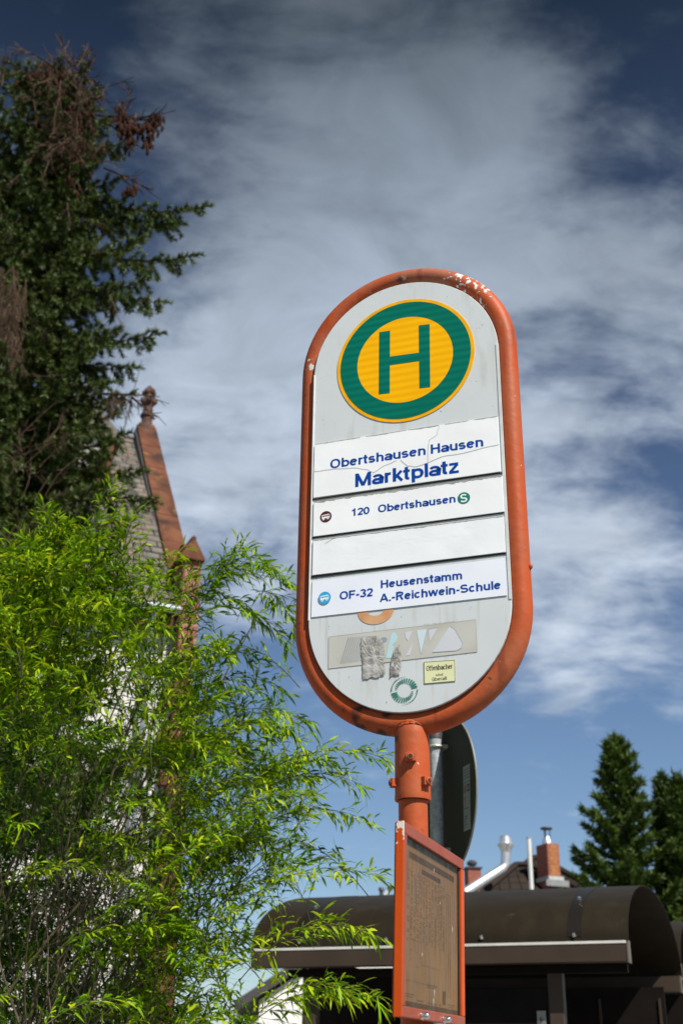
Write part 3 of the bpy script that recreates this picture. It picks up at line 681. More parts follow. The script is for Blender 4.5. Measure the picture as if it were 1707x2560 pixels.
# ------------------------------------------------------------------ road sign seen from behind
DC = V(.4309, 4.7067, .9765+EYE); DY = 1.2922; DE = V(math.cos(DY), -math.sin(DY), 0); DN = V(-math.sin(DY), -math.cos(DY), 0)
m_dark = mat('sign_back_grey', (.036, .034, .027), .6, spec=.2, var=.12, scale=4); m_galv = mat('galvanised', (.34, .365, .38), .5, metal=.0, var=.2, scale=26, bump=.05, bscale=80)
overlay(m_galv, (.25, .27, .285), .5, .62, 55, detail=3)
pc = DC+DN*.047
ts = thing('traffic_sign', 'round road sign seen from its dark back on a galvanised post', 'road sign', V(pc[0], pc[1], 0))
pr_ = [DC+.3*(math.cos(q)*DE+math.sin(q)*SV) for q in np.linspace(0, 2*math.pi, 65)[:-1]]
dsk = MB().prism(pr_, DN*.004).build('sign_disc', m_dark, ts)
m_rim = mat('rim_alu', (.20, .20, .17), .5, metal=.2)
rp = [DC+.301*(math.cos(q)*DE+math.sin(q)*SV)+DN*.001 for q in np.linspace(0, 2*math.pi, 65)[:-1]]
MB().tube(rp, .0042, 8, closed=True).build('rim', m_rim, dsk, smooth=True)
MB().prism([p-DN*.0012 for p in pr_], -DN*.001).build('sign_face', mat('sign_face_white', (.75, .75, .74), .35), dsk)
MB().tube([V(pc[0]-.012, pc[1], .1), V(pc[0], pc[1], DC[2]+.25)], .0270, 24).build('post', m_galv, ts, smooth=True)
MB().lathe(V(pc[0], pc[1], DC[2]+.25), (0, 0, 1), [(.0285, -.028), (.0285, 0), (.026, .006), (.012, .010)], 20).build('post_cap', mat('cap_dark', (.05, .05, .055), .5), ts, smooth=True)
m_clamp = mat('clamp_alu', (.45, .43, .36), .45, metal=.5)
for zc in (.24, -.16):
    cl = MB()
    cl.tube([V(pc[0], pc[1], DC[2]+zc-.05)+V(.031*math.cos(q), .031*math.sin(q), 0) for q in np.linspace(0, 2*math.pi, 21)[:-1]], .006, 8, closed=True)
    cl.box(DC+SV*(zc-.058)-DE*.03+DN*.005, DE*.06, SV*.016, DN*.02)
    cl.build('clamp', m_clamp, ts, bevel=.001)
# maker's label on the back
a0, a1, b0, b1 = .178, .247, -.165, .075
lab = MB().add([DC+DE*u+SV*v+DN*.0046 for u, v in ((a0-.012, b0), (a1-.012, b0), (a1, b1), (a0, b1))], [(0, 1, 2, 3)]).build('back_label', mat('label_grey', (.24, .25, .25), .5, var=.08), ts)
lq = MB(); rr = random.Random(3)
def lp_(u0, v0, u1, v1, mb): mb.add([DC+DE*(a0+(a1-a0)*u-.012*(1-v))+SV*(b0+(b1-b0)*v)+DN*.0050 for u, v in ((u0, v0), (u1, v0), (u1, v1), (u0, v1))], [(0, 1, 2, 3)])
for k in range(9): lp_(.12, .05+k*.04, .12+.7*rr.random(), .065+k*.04, lq)
for k in range(4): lp_(.08, .80+k*.045, .92, .812+k*.045, lq)
lp_(.05, .735, .95, .745, lq)
lq.build('label_print', mat('label_ink', (.07, .07, .075), .6), lab)
m_lred = mat('label_red', (.30, .10, .09), .6); lr = MB(); lp_(.10, .58, .40, .70, lr); lr.build('label_print', m_lred, lab); lr = MB(); lr.add([DC+DE*(a0+(a1-a0)*u-.012*(1-v))+SV*(b0+(b1-b0)*v)+DN*.0050 for u, v in ((.12, .52), (.25, .40), (.40, .52))], [(0, 1, 2)])
lr.build('label_print', m_lred, lab)
def lplace(x, y, h): return DC+DE*(a0+(a1-a0)*x-.012*(1-y))+SV*(b0+(b1-b0)*y)+DN*h
m_lblk = mat('label_ink_black', (.03, .03, .03), .6)
ce = MB(); ribbon(ce, el_arc(.66, .64, .13, .045, 60, 300, 10), .03, lplace, .0051); ce.build('label_print', m_lblk, lab)
ce = MB(); ribbon(ce, el_arc(.86, .64, .13, .045, 60, 300, 10), .03, lplace, .0052); ce.build('label_print', m_lblk, lab)
ce = MB(); ribbon(ce, [(.75, .64), (.86, .64)], .02, lplace, .0053)
ce.build('label_print', m_lblk, lab)

# ------------------------------------------------------------------ bus shelters
KS = 1.2; SY = .3568
HE = V(math.cos(SY), -math.sin(SY), 0); HD = V(math.sin(SY), math.cos(SY), 0)
H0 = V(1.5155*KS, 6.6*KS, .5251*KS+EYE); HL, HDp, HG, HV = 2.1455*KS, 2.7706*KS, .1032*KS, .4179*KS
m_vault = mat('smoked_acrylic', (.022, .0165, .0095), .5, var=.12, scale=2.5, spec=.14); overlay(m_vault, (.030, .024, .015), .5, .75, 7, stretch=(1, 1, .3)); overlay(m_vault, (.05, .045, .036), .66, .80, 5, stretch=(2.5, 2.5, .4), seed=3); overlay(m_vault, (.09, .085, .07), .735, .75, 60, detail=3, seed=8)
t = m_vault.node_tree; trn = t.nodes.new('ShaderNodeBsdfTranslucent'); trn.inputs[0].default_value = (.075, .066, .055, 1); mxv = t.nodes.new('ShaderNodeMixShader'); mxv.inputs[0].default_value = .22
t.links.new(t.nodes['Principled BSDF'].outputs[0], mxv.inputs[1]); t.links.new(trn.outputs[0], mxv.inputs[2]); t.links.new(mxv.outputs[0], t.nodes['Material Output'].inputs[0])
m_brown = mat('brown_metal', (.050, .035, .025), .55, spec=.2, var=.12, scale=5); m_brown2 = mat('brown_metal_pale', (.105, .085, .066), .5, spec=.25, var=.1)
m_lip = mat('gutter_lip_sunlit', (.62, .61, .56), .35, var=.08, scale=10); m_in = mat('dark_panel', (.008, .0055, .0045), .7, spec=.1, var=.2, scale=6)
m_ply = mat('olive_panel', (.035, .025, .010), .7, spec=.1, var=.25, scale=5)
def hp(u, d, z): return H0-HE*u+HD*d+SV*z      # u from the right end to the left, d from front to back, z above the gutter's underside
def shelter():
    root = thing('bus_shelter', 'dark brown barrel-roofed bus shelter standing behind the orange sign', 'bus shelter', V(*(hp(HL/2, HDp/2, 0)*V(1, 1, 0)+V(0, 0, .104))), 'barrel-roofed bus shelters')
    NA, NU = 40, 30
    def vault_pt(u, a, off=0.): return hp(u, HDp/2*(1-math.cos(a))+off*-math.cos(a), HG+HV*math.sin(a)+off*math.sin(a))
    vs = []; fs = []
    for s, off in ((0, .004), (1, 0.)):
        for i in range(NU+1):
            for k in range(NA+1): vs.append(vault_pt(-.02+(HL+.0)*i/NU+.02*i/NU, math.pi*k/NA, off))
    N0 = (NU+1)*(NA+1)
    for i in range(NU):
        for k in range(NA):
            q = i*(NA+1)+k; fs.append((q, q+NA+1, q+NA+2, q+1)); fs.append((N0+q, N0+q+1, N0+q+NA+2, N0+q+NA+1))
    for i in (0, NU):
        for k in range(NA): q = i*(NA+1)+k; fs.append((q, q+1, N0+q+1, N0+q) if i == 0 else (q, N0+q, N0+q+1, q+1))
    MB().add(vs, fs).build('roof_vault', m_vault, root, smooth=True)
    for fu in (.125, .860):      # arched ribs
        mb = MB(); u = HL*fu; vs = []
        for k in range(NA+1):
            for du, off in ((-.045, .002), (.045, .002), (.045, .0065), (-.045, .0065)): vs.append(vault_pt(u+du, math.pi*(.02+.96*k/NA), off))
        fs = []
        for k in range(NA):
            for j in range(4): fs.append((k*4+j, k*4+(j+1) % 4, k*4+4+(j+1) % 4, k*4+4+j))
        mb.add(vs, fs).build('roof_rib', mat('rib_brown', (.009, .007, .005), .5, spec=.2), root)
    def gutter(d0, d1, nm):
        f = d0 < d1
        mb = MB().box(hp(0, d0, 0), -HE*HL, HD*(d1-d0), SV*(HG-.016))
        g = mb.build(nm, m_brown, root, bevel=.004)
        MB().box(hp(.0, d0-(.004 if f else -.004), HG-.0155), -HE*HL, HD*(d1-d0), SV*.0185).build('gutter_lip', m_lip if f else m_brown, g, bevel=.002)  # white front lip: the sunlit top edge is put into its colour
        MB().box(hp(-.0125, d0-(.003 if f else -.003), -.006), -HE*.012, HD*(d1-d0), SV*(HG+.012)).build('end_cap', m_brown2, g, bevel=.002)
        return g
    gutter(0, .11, 'gutter'); gutter(HDp, HDp-.11, 'gutter')
    m_bolt = mat('bolt_steel', (.7, .69, .66), .2, metal=1.)
    def bolt(u, a, big=1.):
        c = vault_pt(u, a, .005); n = HD*-math.cos(a)/HDp*2+SV*math.sin(a)/HV; n = n/np.linalg.norm(n)
        if a < .2: n = V(*( -HD*.55+SV*.8))
        MB().lathe(c, n, [(.016*big, 0), (.016*big, .004), (.0105*big, .005), (.0105*big, .014), (.007*big, .021), (.001, .023)], 10).build('bolt', m_bolt, root)
    for fu in (.125, .36, .615, .860): bolt(HL*fu, .07)
    for fu in (.125, .860): bolt(HL*fu, .62); bolt(HL*fu, 1.5, .8)
    # beams and posts
    bm_ = MB().box(hp(.02, .125, -.055), -HE*(HL-.25), HD*.05, SV*.05); bm_.build('front_beam', m_in, root, bevel=.002)
    for u0 in (.44, 2.14):
        MB().box(hp(u0, .13, -H0[2]-.03), -HE*.095, HD*.095, SV*(H0[2]+.025)).build('post', m_brown, root, bevel=.006)
    for u0 in (.18, 2.30):
        MB().box(hp(u0, HDp-.22, -H0[2]-.03), -HE*.095, HD*.095, SV*(H0[2]+.025)).build('post', m_brown, root, bevel=.006)
    MB().box(hp(.12, HDp-.3, -H0[2]+.25), -HE*(HL+.05), HD*.04, SV*(H0[2]-.22)).build('back_wall', m_in, root)
    MB().box(hp(HL-.34, .30, -H0[2]+.25), -HE*.03, HD*(HDp-.62), SV*(H0[2]-.165)).build('side_wall', m_in, root)
    for k in range(5):
        MB().box(hp(.15+k*.5, HDp-.304, -H0[2]+.3), -HE*.02, HD*-.012, SV*(H0[2]-.36)).build('panel_batten', m_brown, root)
    MB().box(hp(1.55, HDp-.34, -H0[2]+.5), -HE*.6, HD*-.02, SV*1.55).build('notice_board', m_ply, root)
    MB().box(hp(.8, HDp-1.0, -H0[2]+.52), -HE*1.2, HD*.42, SV*.05).build('bench', m_ply, root, bevel=.01)
    for u0 in (.9, 1.85): MB().box(hp(u0, HDp-.95, -H0[2]+.10), -HE*.06, HD*.34, SV*.42).build('bench_leg', m_brown, root)
    # display case door with its lock plate next to the front right post
    dc = MB().box(hp(.55, .155, -1.4), -HE*.75, HD*.05, SV*1.26).build('display_case', m_in, root, bevel=.004)
    lk = MB().box(hp(.562, .149, -.36), -HE*.058, HD*.006, SV*.085).build('lock_plate', mat('lock_steel', (.30, .29, .27), .4, metal=.6), dc, bevel=.006)
    MB().lathe(hp(.591, .148, -.325), -HD, [(.012, 0), (.012, .006), (.006, .010)], 12).build('keyhole', m_black, dc)
    MB().box(hp(.80, .151, -.62), -HE*.15, HD*.003, SV*.20).build('notice', mat('notice_paper', (.16, .125, .075), .7), dc)
    return root
def copy_tree(o, parent=None):
    c = o.copy(); col.objects.link(c)
    if parent: c.parent = parent
    for ch in list(o.children): copy_tree(ch, c)
    return c
sh1 = shelter()
sh2 = copy_tree(sh1)
# second shelter stands further back to the right
q = at(1700, 2440, 11.7)
sh2.location = Vector(sh1.location)+Vector((q[0]-hp(0, 0, 0)[0], q[1]-hp(0, 0, 0)[1], .13))
sh2['label'] = 'second dark barrel-roofed shelter at the right edge, mostly hidden behind the first'

# ------------------------------------------------------------------ church
m_stone = mat('red_sandstone', (.098, .039, .026), .9, spec=.1, scale=3, bump=.5, bscale=14, c2=(.155, .066, .036))
overlay(m_stone, (.045, .027, .022), .46, .64, 1.6, stretch=(1, 1, .6), dist=.5, seed=3); overlay(m_stone, (.29, .15, .05), .62, .75, 2.2, seed=9)
m_blocks = bpy.data.materials.new('sandstone_blocks'); m_blocks.use_nodes = True
t = m_blocks.node_tree; p = t.nodes['Principled BSDF']; p.inputs['Roughness'].default_value = .85
tcx = t.nodes.new('ShaderNodeTexCoord'); bk = t.nodes.new('ShaderNodeTexBrick'); bk.inputs['Scale'].default_value = 1.0
sx_ = t.nodes.new('ShaderNodeSeparateXYZ'); cx_ = t.nodes.new('ShaderNodeCombineXYZ'); t.links.new(tcx.outputs['Object'], sx_.inputs[0])
t.links.new(sx_.outputs[0], cx_.inputs[0]); t.links.new(sx_.outputs[2], cx_.inputs[1]); t.links.new(cx_.outputs[0], bk.inputs['Vector'])
bk.inputs['Color1'].default_value = (.25, .082, .052, 1); bk.inputs['Color2'].default_value = (.19, .066, .045, 1); bk.inputs['Mortar'].default_value = (.32, .20, .155, 1)
bk.inputs['Mortar Size'].default_value = .012; bk.inputs['Brick Width'].default_value = .42; bk.inputs['Row Height'].default_value = .26
t.links.new(bk.outputs[0], p.inputs['Base Color'])
m_plaster = mat('white_plaster', (.58, .57, .53), .85, var=.06, scale=1.5, bump=.2, bscale=20)
m_lead = mat('lead_flashing', (.05, .052, .058), .5, var=.2, scale=8)
def slate_mat(name, c1, c2, mort, w, h, rot, off=.5):
    m = bpy.data.materials.new(name); m.use_nodes = True; t = m.node_tree; p = t.nodes['Principled BSDF']; p.inputs['Roughness'].default_value = .8; p.inputs['Specular IOR Level'].default_value = .12
    uv = t.nodes.new('ShaderNodeUVMap'); b = t.nodes.new('ShaderNodeTexBrick'); b.inputs['Scale'].default_value = 1
    dm = t.nodes.new('ShaderNodeTexNoise'); dm.inputs['Scale'].default_value = 1.7; t.links.new(uv.outputs[0], dm.inputs['Vector'])
    md = t.nodes.new('ShaderNodeVectorMath'); md.operation = 'MULTIPLY_ADD'; md.inputs[1].default_value = (.12, .12, 0); t.links.new(dm.outputs['Color'], md.inputs[0]); t.links.new(uv.outputs[0], md.inputs[2])
    t.links.new(md.outputs[0], b.inputs['Vector']); b.offset = off
    b.inputs['Color1'].default_value = (*c1, 1); b.inputs['Color2'].default_value = (*c2, 1); b.inputs['Mortar'].default_value = (*mort, 1)
    b.inputs['Mortar Size'].default_value = .022; b.inputs['Mortar Smooth'].default_value = .6; b.inputs['Brick Width'].default_value = w; b.inputs['Row Height'].default_value = h
    n = t.nodes.new('ShaderNodeTexNoise'); n.inputs['Scale'].default_value = 2.2; n.inputs['Detail'].default_value = 6; t.links.new(uv.outputs[0], n.inputs['Vector'])
    r = t.nodes.new('ShaderNodeMapRange'); r.inputs['From Min'].default_value = .45; r.inputs['From Max'].default_value = .8; t.links.new(n.outputs[0], r.inputs['Value'])
    mx = t.nodes.new('ShaderNodeMixRGB'); mx.inputs[2].default_value = (c1[0]*1.3, c1[1]*1.02, c1[2]*.85, 1); t.links.new(r.outputs[0], mx.inputs[0]); t.links.new(b.outputs[0], mx.inputs[1]); t.links.new(mx.outputs[0], p.inputs['Base Color'])
    bp = t.nodes.new('ShaderNodeBump'); bp.inputs['Strength'].default_value = .8; bp.inputs['Distance'].default_value = .03; bp.invert = True
    t.links.new(b.outputs['Fac'], bp.inputs['Height']); t.links.new(bp.outputs[0], p.inputs['Normal'])
    return m
m_slate = slate_mat('old_slate', (.155, .142, .125), (.095, .092, .088), (.035, .034, .032), .32, .24, 0)
def set_uv(o, O, e, f):
    me = o.data; uvl = me.uv_layers.new(name='UVMap'); o0 = ROOT[o.name]
    for l in me.loops:
        c = np.array(me.vertices[l.vertex_index].co)+o0-O; uvl.data[l.index].uv = (float(np.dot(c, e)), float(np.dot(c, f)))
ZB = V(0, 0, 0)
KB = V(-2.936, 19.783, 9.106); KT = V(-4.746, 24.036, 15.021)
kd = (KT-KB)*V(1, 1, 0); run = np.linalg.norm(kd); kd = kd/run; ke = V(-kd[1], kd[0], 0); 
if ke[0] > 0: ke = -ke
rise = KT[2]-KB[2]; slope = (KT-KB)/np.linalg.norm(KT-KB); sl_n = np.cross(slope, ke); sl_n = sl_n*(1 if sl_n[2] > 0 else -1)
def kp(e, d, z): return KB+ke*e+kd*d+SV*z       # e to the left along the wall, d into the building, z above the eave
church = thing('church', 'old church with steep slate gable roof, red sandstone coping and white plaster walls', 'church', V(KB[0], KB[1], 0))
WL = 9.0
MB().box(kp(.0, .12, -KB[2]), ke*WL, kd*(2*run-.2), SV*(KB[2]-.05)).build('wall', m_plaster, church)
# gable wall under the coping
gw = MB().prism([kp(-.42, .1, -KB[2]), kp(-.42, 2*run-.1, -KB[2]), kp(-.42, 2*run-.1, .1), kp(-.42, run, rise-.1), kp(-.42, .1, .0)], ke*.40); gw.build('gable_wall', m_plaster, church)
rf = MB(); drop = .42
a = [kp(.02, -.25, -.25-drop*0), kp(WL, -.25, -.25), kp(WL, run, rise-drop), kp(.02, run, rise-drop)]
rf.prism(a, -sl_n*.12)
b_ = [kp(.02, run+.02, rise-drop), kp(WL, run+.02, rise-drop), kp(WL, 2*run+.2, -.25), kp(.02, 2*run+.2, -.25)]
rf.prism(b_, V(0, 0, -.12))
ro = rf.build('roof', m_slate, church); set_uv(ro, KB, ke, slope)
# lap edges of the slate courses, so that the roof edge is not a ruled line
rc = MB(); rr = random.Random(4); Ls = math.hypot(run+.25, rise-drop+.25)
for row in range(34):
    s0 = row/34
    o = a[0]*(1-s0)+a[3]*s0
    x = .0
    while x < 4.2:
        w = .25+.12*rr.random(); rc.prism([o+ke*x+sl_n*.012, o+ke*(x+w-.015)+sl_n*.012, o+ke*(x+w-.015)+slope*.20+sl_n*.004, o+ke*x+slope*.20+sl_n*.004], sl_n*(.010+.014*rr.random())); x += w
rco = rc.build('slate_course', m_slate, ro); rco['kind'] = 'stuff'; set_uv(rco, KB, ke, slope)
MB().tube([kp(.0, run, rise-drop+.03), kp(WL, run, rise-drop+.03)], .09, 8).build('ridge_tile', m_lead, church)
# coping
cw = .46
def cop(e, s, n): return KB+ke*e+slope*s+sl_n*n
Lc = np.linalg.norm(KT-KB)
cpg = MB(); NS = 7; rr = random.Random(8)
for k in range(NS):
    s0, s1 = Lc*k/NS-.15*(k == 0), Lc*(k+1)/NS-.012
    j = .006*rr.random()
    cpg.box(cop(.0, s0, -.32), -ke*cw, slope*(s1-s0+.006), sl_n*(.34+j))
cpg.build('coping', m_stone, church, bevel=.015)
MB().box(cop(.005, -.1, -.35), ke*.03, slope*Lc, sl_n*.30).build('flashing', m_lead, church)
cpb = MB().box(KT+sl_n*0-V(0, 0, .32)+SV*0, -ke*cw, V(kd[0]*run, kd[1]*run, -rise)*1.0, V(0, 0, .3)); cpb.build('coping', m_stone, church)
ap = KT-ke*cw*.5
MB().box(ap-ke*-.20-kd*.10-V(0, 0, .35), -ke*.40, kd*.30, SV*.42).build('apex_stone', m_stone, church, bevel=.06)
m_fin = mat('finial_stone', (.078, .040, .031), .9, var=.35, scale=9, bump=.6, bscale=30)
fz = ap+V(0, 0, -.08)
fin = MB().lathe(fz, (0, 0, 1), [(.16, -.1), (.135, .12), (.125, .30), (.165, .33), (.172, .37), (.15, .40), (.115, .43), (.108, .62), (.125, .72), (.14, .78), (.12, .84), (.11, .92), (.12, 1.0), (.10, 1.08), (.055, 1.15), (.02, 1.18)], 12).build('finial', m_fin, church, smooth=True)
cb = MB(); rr = random.Random(2)
for k in range(10):
    q = 2*math.pi*k/5+(.6 if k > 4 else 0); zc = .74 if k < 5 else .98; r_ = .10 if k < 5 else .065
    c = fz+V(r_*math.cos(q), r_*math.sin(q), zc); cb.lathe(c-V(0, 0, .09), V(math.cos(q)*.5, math.sin(q)*.5, 1), [(.02, 0), (.06, .05), (.07, .10), (.045, .16), (.01, .18)], 8)
cb.build('crocket', m_fin, fin, smooth=True)
MB().tube([kp(.3, run+.05, rise-.45), kp(.18, run+.05, rise+.55), kp(.02, run, rise+1.75)], [.018, .014, .007], 6).build('lightning_rod', m_lead, church)
# kneeler: gabled block at the foot of the coping
ks = MB().box(kp(-.045, -.28, -1.2), -ke*.33, kd*.75, SV*1.88); ks.build('kneeler', m_blocks, church, bevel=.012)
g0 = .68; gab = [kp(.06, -.36, g0), kp(-.42, -.36, g0), kp(-.40, -.36, g0+.07), kp(-.21, -.36, g0+.40), kp(-.15, -.36, g0+.40), kp(.04, -.36, g0+.07)]
kn = MB().prism(gab, kd*.95); kn.tube([kp(-.18, -.36, g0+.41), kp(-.18, .55, g0+.41)], .05, 10)
kn.build('kneeler_cap', m_stone, church, bevel=.012)
# quoins down the corner, growing into a buttress
qn = MB(); z = -1.25; k = 0; rr = random.Random(1)
while z > -KB[2]+.1:
    hgt = .34; step = .0 if z > -3.2 else (.06 if z > -5 else .12)
    wdt = .34+(.14 if k % 2 else 0); qn.box(kp(-.42, -.06-step, z-hgt+.012), ke*(.34+(.12 if k % 2 else 0)), kd*.3, SV*(hgt-.012)); z -= hgt; k += 1
qn.build('quoin', m_stone, church, bevel=.01)
for e0 in (2.75, 4.15):
    MB().box(kp(e0, -.02, -KB[2]), ke*.30, kd*.2, SV*(KB[2]-.35)).build('wall_pilaster', m_stone, church, bevel=.01)
MB().box(kp(.0, -.05, -.62), ke*WL, kd*.25, SV*.32).build('cornice', m_stone, church, bevel=.02)
MB().tube([kp(-.02, -.34, -.30), kp(WL, -.34, -.30)], .075, 10).build('gutter', mat('zinc', (.28, .31, .33), .5, metal=.2, var=.15), church, smooth=True)
MB().tube([kp(.42, -.34, -.34), kp(.42, -.10, -.75), kp(.42, -.10, -KB[2]+.1)], .05, 10).build('downpipe', mat('zinc_pipe', (.42, .46, .49), .4, metal=.6, var=.15), church, smooth=True)
for e0 in (5.9,):
    f_ = MB()
    ww, wh = .9, 2.6
    arch = lambda r, zz: [kp(e0, -.0, -4.2-r*0), ] 
    out = [kp(e0-ww/2, .06, -4.4), kp(e0+ww/2, .06, -4.4), kp(e0+ww/2, .06, -2.2)]+[kp(e0+ww/2*math.cos(q), .06, -2.2+.55*math.sin(q)) for q in np.linspace(0, math.pi, 11)[1:-1]]+[kp(e0-ww/2, .06, -2.2)]
    wf = MB().prism(out, kd*.09).build('window', mat('window_dark', (.02, .022, .026), .15), church)
    s2 = 1.28
    ring_o = [kp(e0+(np.dot(q-kp(e0, .06, 0), ke))*s2, .0, (q[2]-KB[2]+3.2)*1.12-3.2) for q in out]; ring_i = [q-kd*.06 for q in out]
    n = len(out); f_.add(ring_o+ring_i+[q+kd*.11 for q in ring_o], [(i, (i+1) % n, (i+1) % n+n, i+n) for i in range(n)]+[(i, i+2*n, (i+1) % n+2*n, (i+1) % n) for i in range(n)])
    f_.build('window_surround', m_stone, wf)
# dormer: white cheek with a red frame, half behind the spruce
dq = at(238, 1105, 19.6)
dl = dq-KB; de, dd_, dz = float(np.dot(dl, ke)), float(np.dot(dl, kd)), dl[2]
dm = MB().box(kp(de-.10, dd_, dz-.55), ke*1.0, kd*1.6, SV*.62).build('dormer', m_plaster, church)
df = MB(); df.box(kp(de-.34, dd_-.06, dz-.62), ke*.24, kd*.3, SV*.74); df.box(kp(de-.34, dd_-.05, dz-.86), ke*1.3, kd*.25, SV*.22); df.box(kp(de+.45, dd_-.05, dz-.62), ke*.2, kd*.2, SV*.7)
df.build('dormer_frame', m_stone, dm, bevel=.01)
MB().prism([kp(de-.5, dd_-.15, dz+.10), kp(de+1.1, dd_-.15, dz+.10), kp(de+.3, dd_-.15, dz+.95)], kd*1.8).build('dormer_roof', m_slate, dm)

# ------------------------------------------------------------------ houses behind the shelter
m_tile = slate_mat('brown_tiles', (.030, .023, .020), (.023, .018, .016), (.007, .006, .006), .30, .36, 0, off=0.)
m_brick = bpy.data.materials.new('red_brick'); m_brick.use_nodes = True
t = m_brick.node_tree; p = t.nodes['Principled BSDF']; p.inputs['Roughness'].default_value = .85
tcx = t.nodes.new('ShaderNodeTexCoord'); bk = t.nodes.new('ShaderNodeTexBrick'); sx_ = t.nodes.new('ShaderNodeSeparateXYZ'); cx_ = t.nodes.new('ShaderNodeCombineXYZ')
t.links.new(tcx.outputs['Object'], sx_.inputs[0]); am = t.nodes.new('ShaderNodeMath'); t.links.new(sx_.outputs[0], am.inputs[0]); t.links.new(sx_.outputs[1], am.inputs[1])
t.links.new(am.outputs[0], cx_.inputs[0]); t.links.new(sx_.outputs[2], cx_.inputs[1]); t.links.new(cx_.outputs[0], bk.inputs['Vector'])
bk.inputs['Scale'].default_value = 1; bk.inputs['Color1'].default_value = (.30, .062, .032, 1); bk.inputs['Color2'].default_value = (.22, .05, .03, 1); bk.inputs['Mortar'].default_value = (.26, .17, .13, 1)
bk.inputs['Mortar Size'].default_value = .008; bk.inputs['Brick Width'].default_value = .24; bk.inputs['Row Height'].default_value = .085
t.links.new(bk.outputs[0], p.inputs['Base Color'])
m_ybrick = mat('yellow_brick', (.34, .15, .062), .9, spec=.1, var=.2, scale=8)
m_silver = mat('stainless', (.70, .71, .72), .36, metal=.8, var=.06)
m_zinc = mat('zinc_sheet', (.22, .235, .235), .6, spec=.2, var=.12)
peak = at(1346, 2137, 38.0)
house = thing('house', 'house with dark tiled hip roof, brick chimneys and a silver flue', 'house', V(peak[0], peak[1]+1.0, 0))
Yf = V(0, 1, 0); Xr = V(1, 0, 0)
HW = 5.6; HDd = 5.0; eh = peak[2]-4.4
hc = V(peak[0]+.3, peak[1]+.8, 0)
MB().box(hc+V(-HW+.5, -HDd+.5, 0), Xr*(2*HW-1), Yf*(2*HDd-1), SV*(eh+.1)).build('wall', mat('house_render', (.55, .52, .46), .85, var=.06), house)
def hip(x0, x1, y0, y1, ze, rx0, rx1, ry, zr, nm='roof'):
    A, B, C, D = V(x0, y0, ze), V(x1, y0, ze), V(x1, y1, ze), V(x0, y1, ze); P, Q = V(rx0, ry, zr), V(rx1, ry, zr)
    mb = MB().add([A, B, C, D, P, Q], [(0, 1, 5, 4), (1, 2, 5), (2, 3, 4, 5), (3, 0, 4), (0, 3, 2, 1)])
    o = mb.build(nm, m_tile, house); uvl = o.data.uv_layers.new(name='UVMap'); o0 = ROOT[o.name]
    for pg in o.data.polygons:
        n = np.array(pg.normal); e = np.cross([0, 0, 1], n); e = e/(np.linalg.norm(e)+1e-9) if np.linalg.norm(e) > 1e-4 else V(1, 0, 0); f = np.cross(n, e)
        for li in pg.loop_indices:
            c = np.array(o.data.vertices[o.data.loops[li].vertex_index].co); uvl.data[li].uv = (float(np.dot(c, e)), float(np.dot(c, f)))
    rd = MB()
    for p_ in (A, D): rd.tube([p_+(P-p_)*.02+V(0, 0, .04), P+V(0, 0, .04)], .10, 6)
    for p_ in (B, C): rd.tube([p_+(Q-p_)*.02+V(0, 0, .04), Q+V(0, 0, .04)], .10, 6)
    rd.tube([P+V(0, 0, .04), Q+V(0, 0, .04)], .10, 6)
    rd.build('ridge_tile', m_tile, o)
    return o
hip(hc[0]-HW, hc[0]+HW, hc[1]-HDd, hc[1]+HDd, eh, peak[0]-.05, peak[0]+.15, hc[1], peak[2])
lowp = at(1303, 2160, 36.0)
hip(lowp[0]-2.5, lowp[0]+3.4, 33.4, 39.2, lowp[2]-2.0, lowp[0]-.10, lowp[0]+.35, 36.0, lowp[2], 'roof')
# brick chimney: right one with yellow panel
def chimney(px0, px1, pytop, pybot, D, mat_, nm, depth=.55, ang=-14):
    A, B = at(px0, pytop, D), at(px1, pytop, D); w = np.linalg.norm((B-A)[:2]); zb = at((px0+px1)/2, pybot, D)[2]
    ex = V(math.cos(R(ang)), math.sin(R(ang)), 0); ey = V(-ex[1], ex[0], 0); o = V(A[0], A[1], zb-1.2)
    c = MB().box(o, ex*w, ey*depth, SV*(A[2]-zb+1.2)).build(nm, mat_, house, bevel=.01)
    return c, o, ex, ey, w, A[2], zb
c1, o1, ex, ey, w1, zt1, zb1 = chimney(1366, 1401, 2107, 2192, 35.2, m_brick, 'chimney', .6, 22)
pn = MB(); hh = (zt1-zb1); rows = 8
for k in range(rows):
    z0 = zb1+.05+hh*.90*k/rows; w = .26 if k % 2 else .38
    pn.box(V(o1[0], o1[1], z0)+ex*(w1*.5-w1*w)-ey*.012, ex*(w1*2*w), ey*.012, SV*(hh*.9/rows-.006))
pn.build('yellow_panel', m_ybrick, c1)
MB().box(V(o1[0], o1[1], zb1-.09)-ex*.05-ey*.08, ex*(w1+.1), ey*(.6+.1), SV*.11).build('flashing', mat('white_flashing', (.40, .40, .39), .5), c1)
MB().box(V(o1[0], o1[1], zb1-.26)-ex*.17-ey*.14, ex*(w1+.34), ey*.10, SV*.17).build('flashing', m_zinc, c1)
cc = V(o1[0], o1[1], zt1)+ex*w1*.5+ey*.3
MB().lathe(cc, (0, 0, 1), [(.15, 0), (.14, .10), (.09, .20), (.085, .24)], 16).build('chimney_pot', m_silver, c1, smooth=True)
lid = MB().lathe(cc+V(0, 0, .44), (0, 0, 1), [(.17, 0), (.18, .02), (.16, .05), (.02, .08)], 16)
for q in (0, 2.1, 4.2): lid.tube([cc+V(.09*math.cos(q), .09*math.sin(q), .2), cc+V(.1*math.cos(q), .1*math.sin(q), .45)], .014, 6)
lid.build('chimney_lid', m_lead, c1)
